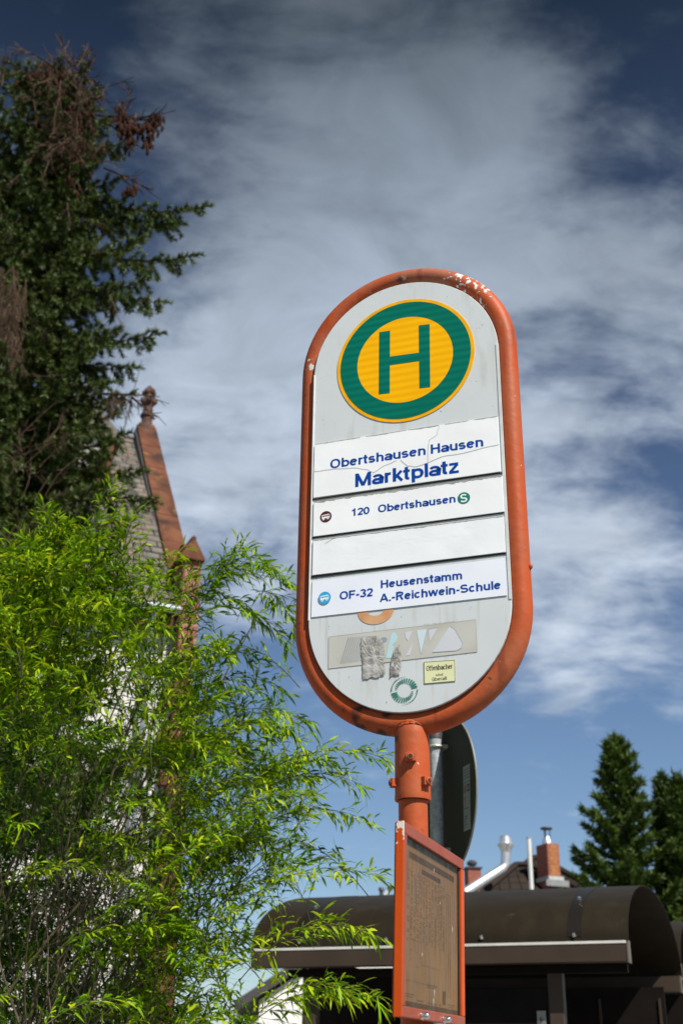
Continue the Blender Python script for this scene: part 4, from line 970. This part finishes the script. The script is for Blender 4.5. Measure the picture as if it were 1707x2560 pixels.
c2, o2, ex2, ey2, w2, zt2, zb2 = chimney(1169, 1203, 2170, 2222, 41.5, m_brick, 'chimney', .5, 10)
k2 = V(o2[0], o2[1], zt2)
MB().box(k2-ex2*.05-ey2*.05, ex2*(w2+.1), ey2*.6, SV*.05).build('chimney_cap', m_lead, c2)
MB().lathe(k2+ex2*w2*.48+ey2*.25+V(0, 0, .05), (0, 0, 1), [(.12, 0), (.10, .07), (.17, .10), (.18, .17), (.12, .23), (.05, .26)], 14).build('chimney_pot', m_lead, c2, smooth=True)
# stainless flue
ft, fb, fl = at(1263, 2112, 34.5), at(1263.5, 2168, 34.5), at(1160, 2233, 33.6)
flu = MB().tube([fl, fb+V(-.10, -.02, -.05), fb+V(0, 0, .10), ft], .135, 18).build('flue', m_silver, house, smooth=True)
MB().lathe(ft, (0, 0, 1), [(.13, -.22), (.17, -.10), (.235, .0), (.235, .025), (.17, .06), (.15, .22), (.165, .235), (.14, .25)], 20).build('flue_cap', m_silver, flu, smooth=True)
vp = at(1321, 2097, 31.0)
vt = thing('mast', 'plain white metal mast rising in front of the dark tiled roof', 'mast', V(vp[0], vp[1], .1))
MB().tube([V(vp[0], vp[1], .1), vp], .055, 12).build('pole', mat('mast_white', (.62, .63, .62), .45, var=.06), vt, smooth=True)
mk = MB().lathe(vp, (0, 0, 1), [(.058, 0), (.058, .03), (.02, .05)], 12); mk.box(vp+V(.05, -.02, -.32), V(.05, 0, 0), V(0, .05, 0), V(0, 0, .10)); mk.build('fitting', m_zinc, vt)
# white house to the left, seen under the gutter
hp2 = at(1000, 2252, 40); e2 = at(585, 2502, 37.5)
wh = thing('house', 'white rendered house with grey gable roof glimpsed below the shelter gutter', 'house', V(hp2[0], hp2[1], 0))
rw = hp2[0]-e2[0]; wall_l = at(650, 2500, 38)[0]
gpts = [V(e2[0], 37.5, e2[2]), V(hp2[0], 37.5, hp2[2]), V(hp2[0]+rw, 37.5, e2[2])]
MB().prism([gpts[0], gpts[1], gpts[2], gpts[2]-V(.0, 0, .30), gpts[1]-V(0, 0, .36), gpts[0]-V(0, 0, .30)], V(0, 9, 0)).build('roof', mat('grey_tiles', (.045, .043, .045), .6, var=.2, scale=3), wh)
MB().prism([V(wall_l, 37.75, .1), V(hp2[0]+rw-.6, 37.75, .1), V(hp2[0]+rw-.6, 37.75, e2[2]-.1), V(hp2[0], 37.75, hp2[2]-.4), V(wall_l, 37.75, e2[2]+(wall_l-e2[0])/rw*(hp2[2]-e2[2])-.42)], V(0, 8.5, 0)).build('wall', mat('white_render', (.72, .72, .70), .85, var=.04), wh)
vp1, vp2 = at(955, 2250, 37.3), at(972, 2222, 37.3)
MB().tube([vp1, vp2], .05, 10).build('vent_pipe', mat('vent_white', (.6, .6, .58), .5), wh, smooth=True)
vc = MB().lathe(vp2-V(0, 0, .03), (vp2-vp1), [(.05, 0), (.09, .02), (.09, .10), (.03, .13)], 10); vc.lathe(at(953, 2236, 37.4), (0, 0, 1), [(.06, -.2), (.06, .10), (.10, .12), (.08, .20)], 10)
vc.build('vent_cap', m_lead, wh)

# ------------------------------------------------------------------ foliage builders
def norm(a): return a/(np.linalg.norm(a, axis=-1, keepdims=True)+1e-9)
class Leaves:
    """many thin leaves: base point, direction, length, width, droop, tint"""
    def __init__(s): s.b = []; s.d = []; s.l = []; s.w = []; s.t = []
    def add(s, b, d, l, w, t): s.b.append(b); s.d.append(d); s.l.append(l); s.w.append(w); s.t.append(t)
    def mesh(s, name, m, parent, droop=.25):
        b = np.array(s.b); d = norm(np.array(s.d)); l = np.array(s.l)[:, None]; w = np.array(s.w)[:, None]; n = len(b)
        side = norm(np.cross(d, rng.normal(size=(n, 3))*.55+np.array([0, 0, 1.])))
        nn = np.cross(side, d)
        dz = np.array([0, 0, -1.]); droop = droop*(.2+1.6*rng.random((n, 1)))
        mid = b+d*l*.42+dz*l*droop*.14; q2 = b+d*l*.74+dz*l*droop*.45; tip = b+d*l+dz*l*droop
        L1 = mid+side*w*.5+nn*w*.12; R1_ = mid-side*w*.5+nn*w*.12; L2 = q2+side*w*.33+nn*w*.08; R2_ = q2-side*w*.33+nn*w*.08
        vs = np.stack([b, L1, R1_, L2, R2_, tip, mid], 1).reshape(-1, 3)
        o = np.arange(n)[:, None]*7
        f = np.stack([o+np.array([0, 6, 1]), o+np.array([0, 2, 6]), o+np.array([6, 3, 1]), o+np.array([6, 4, 3]), o+np.array([6, 2, 4]), o+np.array([3, 4, 5])], 1).reshape(-1, 3)
        return np_mesh(name, vs, f, m, parent, np.repeat(np.array(s.t), 7))
class Needles:
    def __init__(s): s.b = []; s.d = []; s.l = []; s.w = []; s.t = []
    def add(s, b, d, l, w, t): s.b.append(b); s.d.append(d); s.l.append(l); s.w.append(w); s.t.append(t)
    def mesh(s, name, m, parent):
        b = np.concatenate(s.b); d = norm(np.concatenate(s.d)); l = np.concatenate(s.l)[:, None]; w = np.concatenate(s.w)[:, None]; n = len(b)
        side = norm(np.cross(d, rng.normal(size=(n, 3))))
        vs = np.stack([b-side*w*.5, b+side*w*.5, b+d*l], 1).reshape(-1, 3)
        return np_mesh(name, vs, np.arange(3*n).reshape(-1, 3), m, parent, np.repeat(np.concatenate(s.t), 3))
def curve_pts(p0, p1, sag, n, bend=None):
    """points from p0 to p1, bowed by sag (vector at the middle)"""
    t = np.linspace(0, 1, n)[:, None]
    return p0*(1-t)+p1*t+np.asarray(sag)*(4*t*(1-t))

# ------------------------------------------------------------------ bamboo
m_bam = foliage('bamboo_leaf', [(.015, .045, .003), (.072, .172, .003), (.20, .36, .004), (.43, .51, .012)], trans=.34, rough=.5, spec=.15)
m_culm = mat('bamboo_culm', (.055, .065, .018), .6, scale=6, spec=.2, c2=(.10, .08, .04)); m_twig = mat('dry_twig', (.055, .040, .027), .9, scale=8, spec=.1, c2=(.10, .08, .06))
bam = thing('bamboo', 'bushy bright green bamboo with arching leafy canes and dry twigs', 'bamboo', V(-1.25, 5.1, .1))
BL = Leaves(); stems = MB()
def spray(p0, p1, sag=.1, nodes=9, sub=.16, tint=.5, stem=True, leafl=.075, thick=.0022, dens=1.0):
    """a leafy side branch from p0 to its tip p1"""
    L = np.linalg.norm(p1-p0)
    pts = curve_pts(p0, p1, V(0, 0, sag), nodes+2)
    if stem: stems.tube(pts, list(np.linspace(thick, thick*.35, len(pts))), 4, cap=False)
    for i in range(1, len(pts)):
        t = i/(len(pts)-1); fwd = pts[i]-pts[i-1]; fwd = fwd/np.linalg.norm(fwd)
        for sgn in (-1, 1):
            if rng.random() > dens: continue
            sd_ = norm(np.cross(fwd, V(0, 0, 1)+rng.normal(size=3)*.5))*sgn
            dr = norm(fwd*.85+sd_*(.35+.4*rng.random())+V(0, 0, .12*rng.normal()))
            sl_ = sub*(1.1-.65*t)*(.6+.6*rng.random())
            nl = max(3, int(3+sl_/.022)); q0 = pts[i]
            if stem and sl_ > .07: stems.tube([q0, q0+dr*sl_], [thick*.4, thick*.2], 3, cap=False)
            for j in range(nl):
                s = (j+.5)/nl; b = q0+dr*sl_*s
                ld = norm(dr*.75+rng.normal(size=3)*.36+V(0, 0, -.10)); 
                BL.add(b, ld, leafl*(.50+.70*rng.random()), .0098*(.65+.6*rng.random()), np.clip(tint+rng.normal()*.25, 0, 1))
    for j in range(3): BL.add(pts[-1]-fwd*.01*j, norm(fwd+rng.normal(size=3)*.28), leafl*(.8+.4*rng.random()), .010, np.clip(tint+.1+rng.normal()*.12, 0, 1))
# leading sprays: (root photo position, tip photo position, distance, bow, nodes, tint)
LEAD = [((560, 2010), (958, 1894), 4.45, .10, 13, .72), ((560, 2060), (888, 1955), 4.5, .10, 10, .66), ((540, 2150), (906, 2047), 4.5, .10, 12, .68), ((560, 2300), (937, 2190), 4.4, .09, 12, .72),
        ((600, 2450), (912, 2332), 4.3, .09, 12, .80), ((600, 2585), (937, 2500), 4.35, .08, 13, .72), ((640, 2540), (850, 2470), 4.3, .05, 9, .7), ((420, 1900), (760, 1802), 4.6, .12, 12, .58), ((400, 1820), (698, 1722), 4.7, .12, 11, .55),
        ((360, 1740), (637, 1649), 4.7, .12, 10, .55), ((380, 1560), (738, 1470), 4.5, .13, 13, .55), ((380, 1620), (712, 1600), 4.5, .16, 12, .52), ((360, 1520), (705, 1440), 4.6, .12, 12, .6), ((470, 1560), (600, 1372), 4.6, .05, 9, .6),
        ((360, 1560), (640, 1545), 4.7, .14, 10, .5), ((200, 1480), (278, 1225), 4.5, .0, 10, .66), ((280, 1500), (330, 1300), 4.5, .02, 9, .68), ((150, 1450), (120, 1290), 4.5, .02, 9, .6), ((330, 1560), (430, 1390), 4.5, .04, 9, .68),
        ((60, 1500), (60, 1350), 4.5, .0, 8, .55), ((420, 1700), (560, 1420), 4.7, .05, 11, .55), ((640, 1480), (735, 1560), 4.5, .05, 7, .5), ((590, 1400), (680, 1420), 4.5, .03, 6, .55), ((700, 1960), (800, 1900), 4.5, .03, 6, .72)]
for a_, b_2, D, bow, nd, tn in LEAD:
    spray(at(*a_, D+.25), at(*b_2, D), bow, nd, .15, tn, leafl=.064)
def inside(x, y, poly):
    c = False; n = len(poly)
    for i in range(n):
        x1, y1 = poly[i]; x2, y2 = poly[i-1]
        if (y1 > y) != (y2 > y) and x < (x2-x1)*(y-y1)/(y2-y1)+x1: c = not c
    return c
# places where the wall behind shows through
GAPS = [[(150, 1570), (300, 1530), (450, 1560), (450, 1760), (330, 1820), (150, 1760)], [(480, 2200), (660, 2150), (690, 2260), (560, 2560), (500, 2560)]]
def fill(poly, count, D0, D1, tint, ln=(.25, .45), dirw=(.5, .55), lf=.054, dens=.92, sub=.115):  # low tint on the deep layers puts inner shade into the leaf colour
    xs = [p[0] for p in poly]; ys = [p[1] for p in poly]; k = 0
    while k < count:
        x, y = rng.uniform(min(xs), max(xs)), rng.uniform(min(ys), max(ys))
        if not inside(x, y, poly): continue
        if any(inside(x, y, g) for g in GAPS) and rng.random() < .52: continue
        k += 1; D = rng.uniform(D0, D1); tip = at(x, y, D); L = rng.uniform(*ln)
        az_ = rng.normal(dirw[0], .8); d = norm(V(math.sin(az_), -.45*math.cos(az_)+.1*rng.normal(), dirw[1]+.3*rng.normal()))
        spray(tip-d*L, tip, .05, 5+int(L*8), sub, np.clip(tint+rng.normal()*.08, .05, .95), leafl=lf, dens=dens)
UP_ = [(-60, 1400), (40, 1370), (120, 1320), (270, 1270), (320, 1350), (390, 1450), (430, 1570), (560, 1560), (600, 1640), (520, 1720), (420, 1760), (200, 1740), (-60, 1780)]
fill(UP_, 140, 4.3, 4.9, .62, dirw=(.5, .7), ln=(.3, .5))
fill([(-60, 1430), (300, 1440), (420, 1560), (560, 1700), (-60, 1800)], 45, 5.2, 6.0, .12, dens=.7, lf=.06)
MIDL = [(-60, 1760), (220, 1740), (430, 1760), (520, 1740), (600, 1820), (540, 2000), (420, 2100), (250, 2080), (-60, 2080)]
fill(MIDL, 20, 4.4, 4.9, .46, dens=.8)
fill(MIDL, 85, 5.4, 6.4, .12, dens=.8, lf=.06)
RIGHT = [(450, 1720), (600, 1700), (720, 1790), (800, 1900), (780, 1990), (800, 2090), (720, 2180), (690, 2280), (640, 2360), (600, 2600), (460, 2600), (440, 2300), (500, 2100), (460, 1900)]
fill(RIGHT, 88, 4.4, 5.0, .62, dirw=(.9, .5))
fill(RIGHT, 26, 5.1, 5.6, .25, dirw=(.9, .5), lf=.06)
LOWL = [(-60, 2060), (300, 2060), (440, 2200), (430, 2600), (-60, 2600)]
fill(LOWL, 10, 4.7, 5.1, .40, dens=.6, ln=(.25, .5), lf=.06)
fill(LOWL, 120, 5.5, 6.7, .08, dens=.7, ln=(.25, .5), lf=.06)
fill([(-60, 2020), (200, 2040), (330, 2250), (330, 2600), (-60, 2600)], 110, 5.2, 6.5, .02, dens=.8, ln=(.2, .45), lf=.062)  # near-black leaves: the lower-left shade is put into their tint
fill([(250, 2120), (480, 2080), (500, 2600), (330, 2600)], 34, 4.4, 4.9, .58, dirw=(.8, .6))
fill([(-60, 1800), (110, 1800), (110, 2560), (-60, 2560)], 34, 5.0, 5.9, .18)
# canes
for k in range(26):
    bx, by = rng.normal(-1.25, .45), rng.normal(5.15, .28); tp_ = at(rng.uniform(-40, 640), rng.uniform(1450, 2250), rng.uniform(4.6, 5.5))
    pts = curve_pts(V(bx, by, .1), tp_, V(-.18, 0, .25), 12); stems.tube(pts, list(np.linspace(.010, .003, 12)), 6, cap=False)
stems.build('cane', m_culm, bam, smooth=True)
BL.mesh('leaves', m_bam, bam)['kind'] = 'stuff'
tw = MB()
for k in range(46):
    x0 = rng.uniform(60, 420); p0 = at(x0, 2640, rng.uniform(4.5, 5.2)); x1 = x0+rng.normal(110, 150); y1 = rng.uniform(1850, 2380)
    p1 = at(x1, y1, rng.uniform(4.4, 5.1)); pts = curve_pts(p0, p1, rng.normal(size=3)*.05, 9); pts = pts+np.cumsum(rng.normal(size=pts.shape)*.006, 0)
    r0 = rng.uniform(.0016, .0045); tw.tube(pts, list(np.linspace(r0, r0*.3, 9)), 5, cap=False)
    for j in range(5):
        i = rng.integers(3, 8); d = norm(pts[i+1 if i < 8 else i]-pts[i-1]); e = norm(d+rng.normal(size=3)*.55); L = rng.uniform(.10, .38)
        q = pts[i]+e*L; tw.tube(curve_pts(pts[i], q, rng.normal(size=3)*.015, 4), [r0*.4, r0*.3, r0*.25, r0*.15], 4, cap=False)
        if rng.random() < .6:
            e2_ = norm(e+rng.normal(size=3)*.6); tw.tube([pts[i]+e*L*.5, pts[i]+e*L*.5+e2_*L*.5], [r0*.25, r0*.12], 3, cap=False)
tw.build('dry_twigs', m_twig, bam)

# ------------------------------------------------------------------ spruce on the left
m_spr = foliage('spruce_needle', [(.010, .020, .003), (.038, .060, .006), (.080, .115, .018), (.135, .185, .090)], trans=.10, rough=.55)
m_dead = mat('dead_twig', (.060, .036, .024), .9, spec=.1, scale=9, c2=(.105, .070, .050)); m_bark = mat('spruce_bark', (.07, .048, .036), .95, var=.3, scale=12, bump=.5, bscale=30)
m_cone = mat('spruce_cone', (.034, .013, .008), .9, spec=.1, var=.35, scale=14)
tt = at(170, 175, 13.0); tb = V(tt[0]+.0, tt[1], 0)
spr = thing('spruce_tree', 'tall dark spruce with drooping branches, brown cones and a dead ragged top', 'tree', V(tb[0], tb[1], 0))
NE = Needles(); sb_ = MB(); dt = MB(); cones = MB()
def twig(p0, d, L, tint, dens=400):
    n = int(L*dens)+6; t = rng.random(n)**.9; sagv = V(0, 0, -.10*L)
    b = p0+d*(L*t)[:, None]+sagv*(t**2)[:, None]
    rad = norm(np.cross(np.tile(d, (n, 1)), rng.normal(size=(n, 3)))); nd = norm(rad*.95+d*.75+np.array([0, 0, .12]))
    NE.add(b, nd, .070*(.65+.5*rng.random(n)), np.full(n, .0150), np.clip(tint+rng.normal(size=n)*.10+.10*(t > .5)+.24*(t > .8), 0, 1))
def branch(p0, p1, sag, tint, L2=.40, step=.058, hang=.5, upturn=0., r=.02):
    L = np.linalg.norm(p1-p0); n = max(6, int(L/.16)); pts = curve_pts(p0, p1, V(0, 0, sag), n)
    sb_.tube(pts, list(np.linspace(r, .005, n)), 5, cap=False)
    m = int(L/step)
    for i in range(m):
        t = (i+rng.random())/m
        if t < .12: continue
        f = t*(n-1); k = min(int(f), n-2); b = pts[k]*(1-(f-k))+pts[k+1]*(f-k); fw = norm(pts[k+1]-pts[k])
        sd_ = norm(np.cross(fw, V(0, 0, 1)))*(1 if i % 2 else -1)
        for rep in range(2):
            l = L2*(1.08-.62*t)*(.55+.6*rng.random())
            if rep == 0: d = norm(fw*(.25+.4*rng.random())+sd_*(.1+.5*rng.random())*(1 if rng.random() < .8 else -1)+V(0, 0, -hang*(.45+.8*rng.random()))); l *= .95
            else: d = norm(fw*(.6+.3*rng.random())+sd_*(.3+.6*rng.random())+V(0, 0, rng.normal(.25, .25))); l *= .7
            twig(b, d, l, tint+rng.normal()*.06)
            if l > .22:
                for s_ in (.45, .75):
                    d2 = norm(d*.7+rng.normal(size=3)*.4+V(0, 0, -.25*hang)); twig(b+d*l*s_, d2, l*.45, tint+.04)
    twig(pts[-1], norm(pts[-1]-pts[-2]), .16, tint+.12)
def trunk_at(z): return V(tb[0]+.02*math.sin(z), tb[1], z)
ZT = tt[2]
# right-hand limbs whose tips stand out against the sky, as in the photograph
LIMB = [((505, 517), 12.7, .30, .20), ((478, 640), 12.6, .25, .30), ((440, 560), 12.9, .2, .2), ((385, 838), 12.8, .25, .30), ((400, 755), 13.2, .2, .3), ((340, 600), 12.3, .2, .3), ((365, 700), 12.4, .2, .3), ((310, 990), 12.6, .2, .3), ((300, 1090), 12.4, .2, .35), ((380, 1255), 13.4, .15, .2),
        ((330, 920), 13.2, .2, .3), ((290, 450), 12.9, .2, .3), ((300, 370), 13.0, .15, .4), ((270, 300), 13.0, .15, .35), ((10, 175), 12.8, .1, .3), ((45, 170), 12.6, .0, .25), ((-30, 290), 12.6, .1, .35), ((-40, 400), 12.5, .1, .4), ((230, 250), 12.6, .1, .3), ((340, 1180), 12.8, .15, .3), ((250, 1180), 12.2, .15, .35), ((280, 830), 12.2, .2, .3)]
for (x, y), D, sag, hang in LIMB:
    p1 = at(x, y, D); hz = np.linalg.norm((p1-trunk_at(p1[2]))[:2]); p0 = trunk_at(min(ZT-.2, p1[2]+.30*hz-.25))
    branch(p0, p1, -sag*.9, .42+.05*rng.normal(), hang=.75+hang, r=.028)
for k in range(200):
    z = 4.2+(ZT-4.4)*(k/200)**.85; fr_ = (ZT-z)/(ZT-4.2); Lb = .45+2.3*fr_**.75
    az_ = k*2.39996+rng.normal()*.2; d = V(math.cos(az_), math.sin(az_), 0)
    Lb *= .75+.35*rng.random()
    p1 = trunk_at(z)+d*Lb+V(0, 0, -.20*Lb+.1*rng.normal())
    if p1[0] > tb[0]+.4 and z > 5.5: # keep the outline of the right side to the limbs above
        p1 = trunk_at(z)+(p1-trunk_at(z))*.62
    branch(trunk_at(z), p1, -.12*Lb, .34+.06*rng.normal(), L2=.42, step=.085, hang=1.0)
trk = MB().tube([V(tb[0], tb[1], 0)]+[trunk_at(z) for z in np.linspace(1, ZT, 12)], list(np.linspace(.30, .03, 13)), 12); trk.build('trunk', m_bark, spr, smooth=True)
sb_.build('branches', m_bark, spr)
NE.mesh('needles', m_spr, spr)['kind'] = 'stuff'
# dead twigs and cones
def deadtwig(p0, p1, r=.008, n=7, kids=8, kl=.3, hang=0.):
    pts = curve_pts(p0, p1, rng.normal(size=3)*.04*np.linalg.norm(p1-p0), n); dt.tube(pts, list(np.linspace(r, r*.35, n)), 4, cap=False)
    for j in range(kids):
        i = rng.integers(1, n-1); e = norm(norm(pts[i+1]-pts[i])+rng.normal(size=3)*.6+V(0, 0, -hang)); L = kl*rng.uniform(.4, 1.1); q = pts[i]+e*L
        dt.tube([pts[i], pts[i]+e*L*.5+rng.normal(size=3)*.015, q], [r*.45, r*.35, r*.2], 3, cap=False)
        if rng.random() < .6: e2_ = norm(e+rng.normal(size=3)*.6+V(0, 0, -hang*.6)); dt.tube([pts[i]+e*L*.5, pts[i]+e*L*.5+e2_*L*.4], [r*.3, r*.18], 3, cap=False)
for a_, b_2 in (((185, 170), (155, 95)), ((180, 175), (222, 118)), ((160, 190), (52, 125)), ((170, 230), (15, 155)), ((190, 180), (262, 215)), ((230, 285), (440, 276)), ((270, 290), (405, 300)), ((280, 300), (395, 330)), ((270, 310), (345, 365)), ((340, 285), (330, 330)), ((380, 285), (375, 345)), ((310, 300), (322, 370)), ((300, 300), (326, 230)), ((260, 420), (375, 473)), ((150, 205), (130, 140)), ((210, 190), (225, 150)), ((5, 215), (15, 150)), ((235, 985), (400, 992)), ((330, 992), (390, 1040))):
    deadtwig(at(*a_, 12.5), at(*b_2, 12.4), .018, 8, 14, .26, .1)
for k in range(95):
    x, y = rng.normal(172, 42), rng.uniform(140, 400); p = at(x, y, rng.uniform(11.7, 12.5)); deadtwig(p, p+V(rng.normal()*.22, rng.normal()*.15, rng.normal(-.15, .22)), .008, 5, 7, .2, .5)
for k in range(100):
    x, y = rng.normal(22, 22), rng.uniform(660, 850); p = at(x, y, rng.uniform(11.3, 12.0)); deadtwig(p, p+V(rng.normal()*.1, rng.normal()*.1, -rng.uniform(.2, .6)), .006, 5, 8, .2, .9)
for k in range(12):
    x, y = rng.uniform(-20, 300), rng.uniform(420, 1150); p = at(x, y, rng.uniform(11.2, 12.2)); deadtwig(p, p+V(rng.normal()*.25, rng.normal()*.15, rng.normal(-.1, .2)), .006, 6, 6, .2, .2)
for k in range(36):
    x, y = rng.uniform(245, 330), rng.uniform(985, 1000); p = at(x, y, 12.5); deadtwig(p, p+V(rng.normal()*.06, rng.normal()*.06, -rng.uniform(.08, .35)), .005, 4, 4, .1, .5)
for k in range(22): # fine twigs below the side of the crown
    x, y = rng.uniform(10, 120), rng.uniform(1080, 1420); p = at(x, y, 11.0); deadtwig(p, p+V(rng.uniform(-.1, .5), 0, rng.uniform(.1, .5)), .006, 6, 4, .25, 0)
dt.build('dead_twigs', m_dead, spr)
def cone(p, L, r): cones.lathe(p, V(rng.normal()*.2, rng.normal()*.2, -1), [(r*.3, 0), (r, L*.25), (r*1.05, L*.5), (r*.75, L*.8), (r*.15, L)], 7)
for cx, cy, sx, sy, nn_ in ((115, 190, 26, 16, 60), (165, 215, 30, 25, 40), (350, 318, 22, 7, 44), (380, 312, 16, 6, 26), (326, 345, 6, 14, 34), (308, 312, 8, 16, 22), (370, 350, 8, 10, 22), (395, 290, 10, 8, 14), (310, 290, 14, 14, 26), (180, 290, 30, 30, 60), (180, 380, 20, 40, 40), (325, 470, 10, 8, 14)):
    for k in range(nn_): cone(at(rng.normal(cx, sx), rng.normal(cy, sy), rng.uniform(12.1, 12.7)), rng.uniform(.08, .13), rng.uniform(.016, .023))
cones.build('cones', m_cone, spr)['kind'] = 'stuff'

# ------------------------------------------------------------------ conifers behind the shelter on the right
m_cyp = foliage('conifer_scale', [(.014, .032, .003), (.036, .070, .006), (.066, .112, .010), (.110, .135, .020)], trans=.15, rough=.6)
def conifer(px, pyt, D, half, label, seed, zlow=2.0, lean=0., n=2300):
    tp_ = at(px, pyt, D); root = thing('conifer_tree', label, 'tree', V(tp_[0], tp_[1], 0), 'conifers behind the shelter')
    r_ = np.random.default_rng(seed); Hh = tp_[2]; LV = Needles(); bm2 = MB()
    MB().tube([V(tp_[0], tp_[1], 0), V(tp_[0], tp_[1], Hh-.15)], [.22, .02], 10).build('trunk', m_bark, root, smooth=True)
    arms = []
    na = 135
    for k in range(na):
        f = (k+.5)/na; z = zlow+(Hh-zlow-.1)*f**.85; rad = half*((Hh-z)/4.4)**.70*(.55+.68*r_.random()); az_ = k*2.39996+r_.normal()*.3
        d = V(math.cos(az_), math.sin(az_), 0); p0 = V(tp_[0], tp_[1], z-.25*rad); p1 = V(tp_[0], tp_[1], z)+d*rad+V(0, 0, .22*rad)
        arms.append((p0, p1, rad)); bm2.tube([p0, (p0+p1)/2-V(0, 0, .08*rad), p1], [.03, .02, .006], 4, cap=False)
    arms.append((V(tp_[0], tp_[1], Hh-1.1), V(tp_[0], tp_[1], Hh), .5))
    for p0, p1, rad in arms:
        m = int(5+rad*17)
        for i in range(m):
            t = .18+.82*(i+r_.random())/m; c = p0*(1-t)+p1*t-V(0, 0, .08*rad*4*t*(1-t)); ax_ = norm(norm(p1-p0)*1.0+r_.normal(size=3)*.35+V(0, 0, .35))
            k = 16; b = c+r_.normal(size=(k, 3))*.055*(1.5-t); tn = np.clip(.36+.12*r_.normal()+.1*t, 0, 1)
            LV.add(b, norm(ax_+r_.normal(size=(k, 3))*.55), .17*(.6+.7*r_.random(k)), np.full(k, .055), np.clip(tn+r_.normal(size=k)*.12, 0, 1))
    bm2.build('branches', m_bark, root)
    LV.mesh('crown', m_cyp, root)['kind'] = 'stuff'
    return root
conifer(1535, 1838, 30.0, 1.50, 'tallest pointed green conifer, standing behind the shelter roof', 11)
conifer(1650, 1934, 31.0, .62, 'shorter conifer directly right of the tallest one', 12)
conifer(1692, 1938, 30.2, .60, 'conifer cut off by the right edge of the picture', 13)
conifer(1745, 2130, 28.0, 1.1, 'low conifer at the far right, lower than its neighbours', 14)
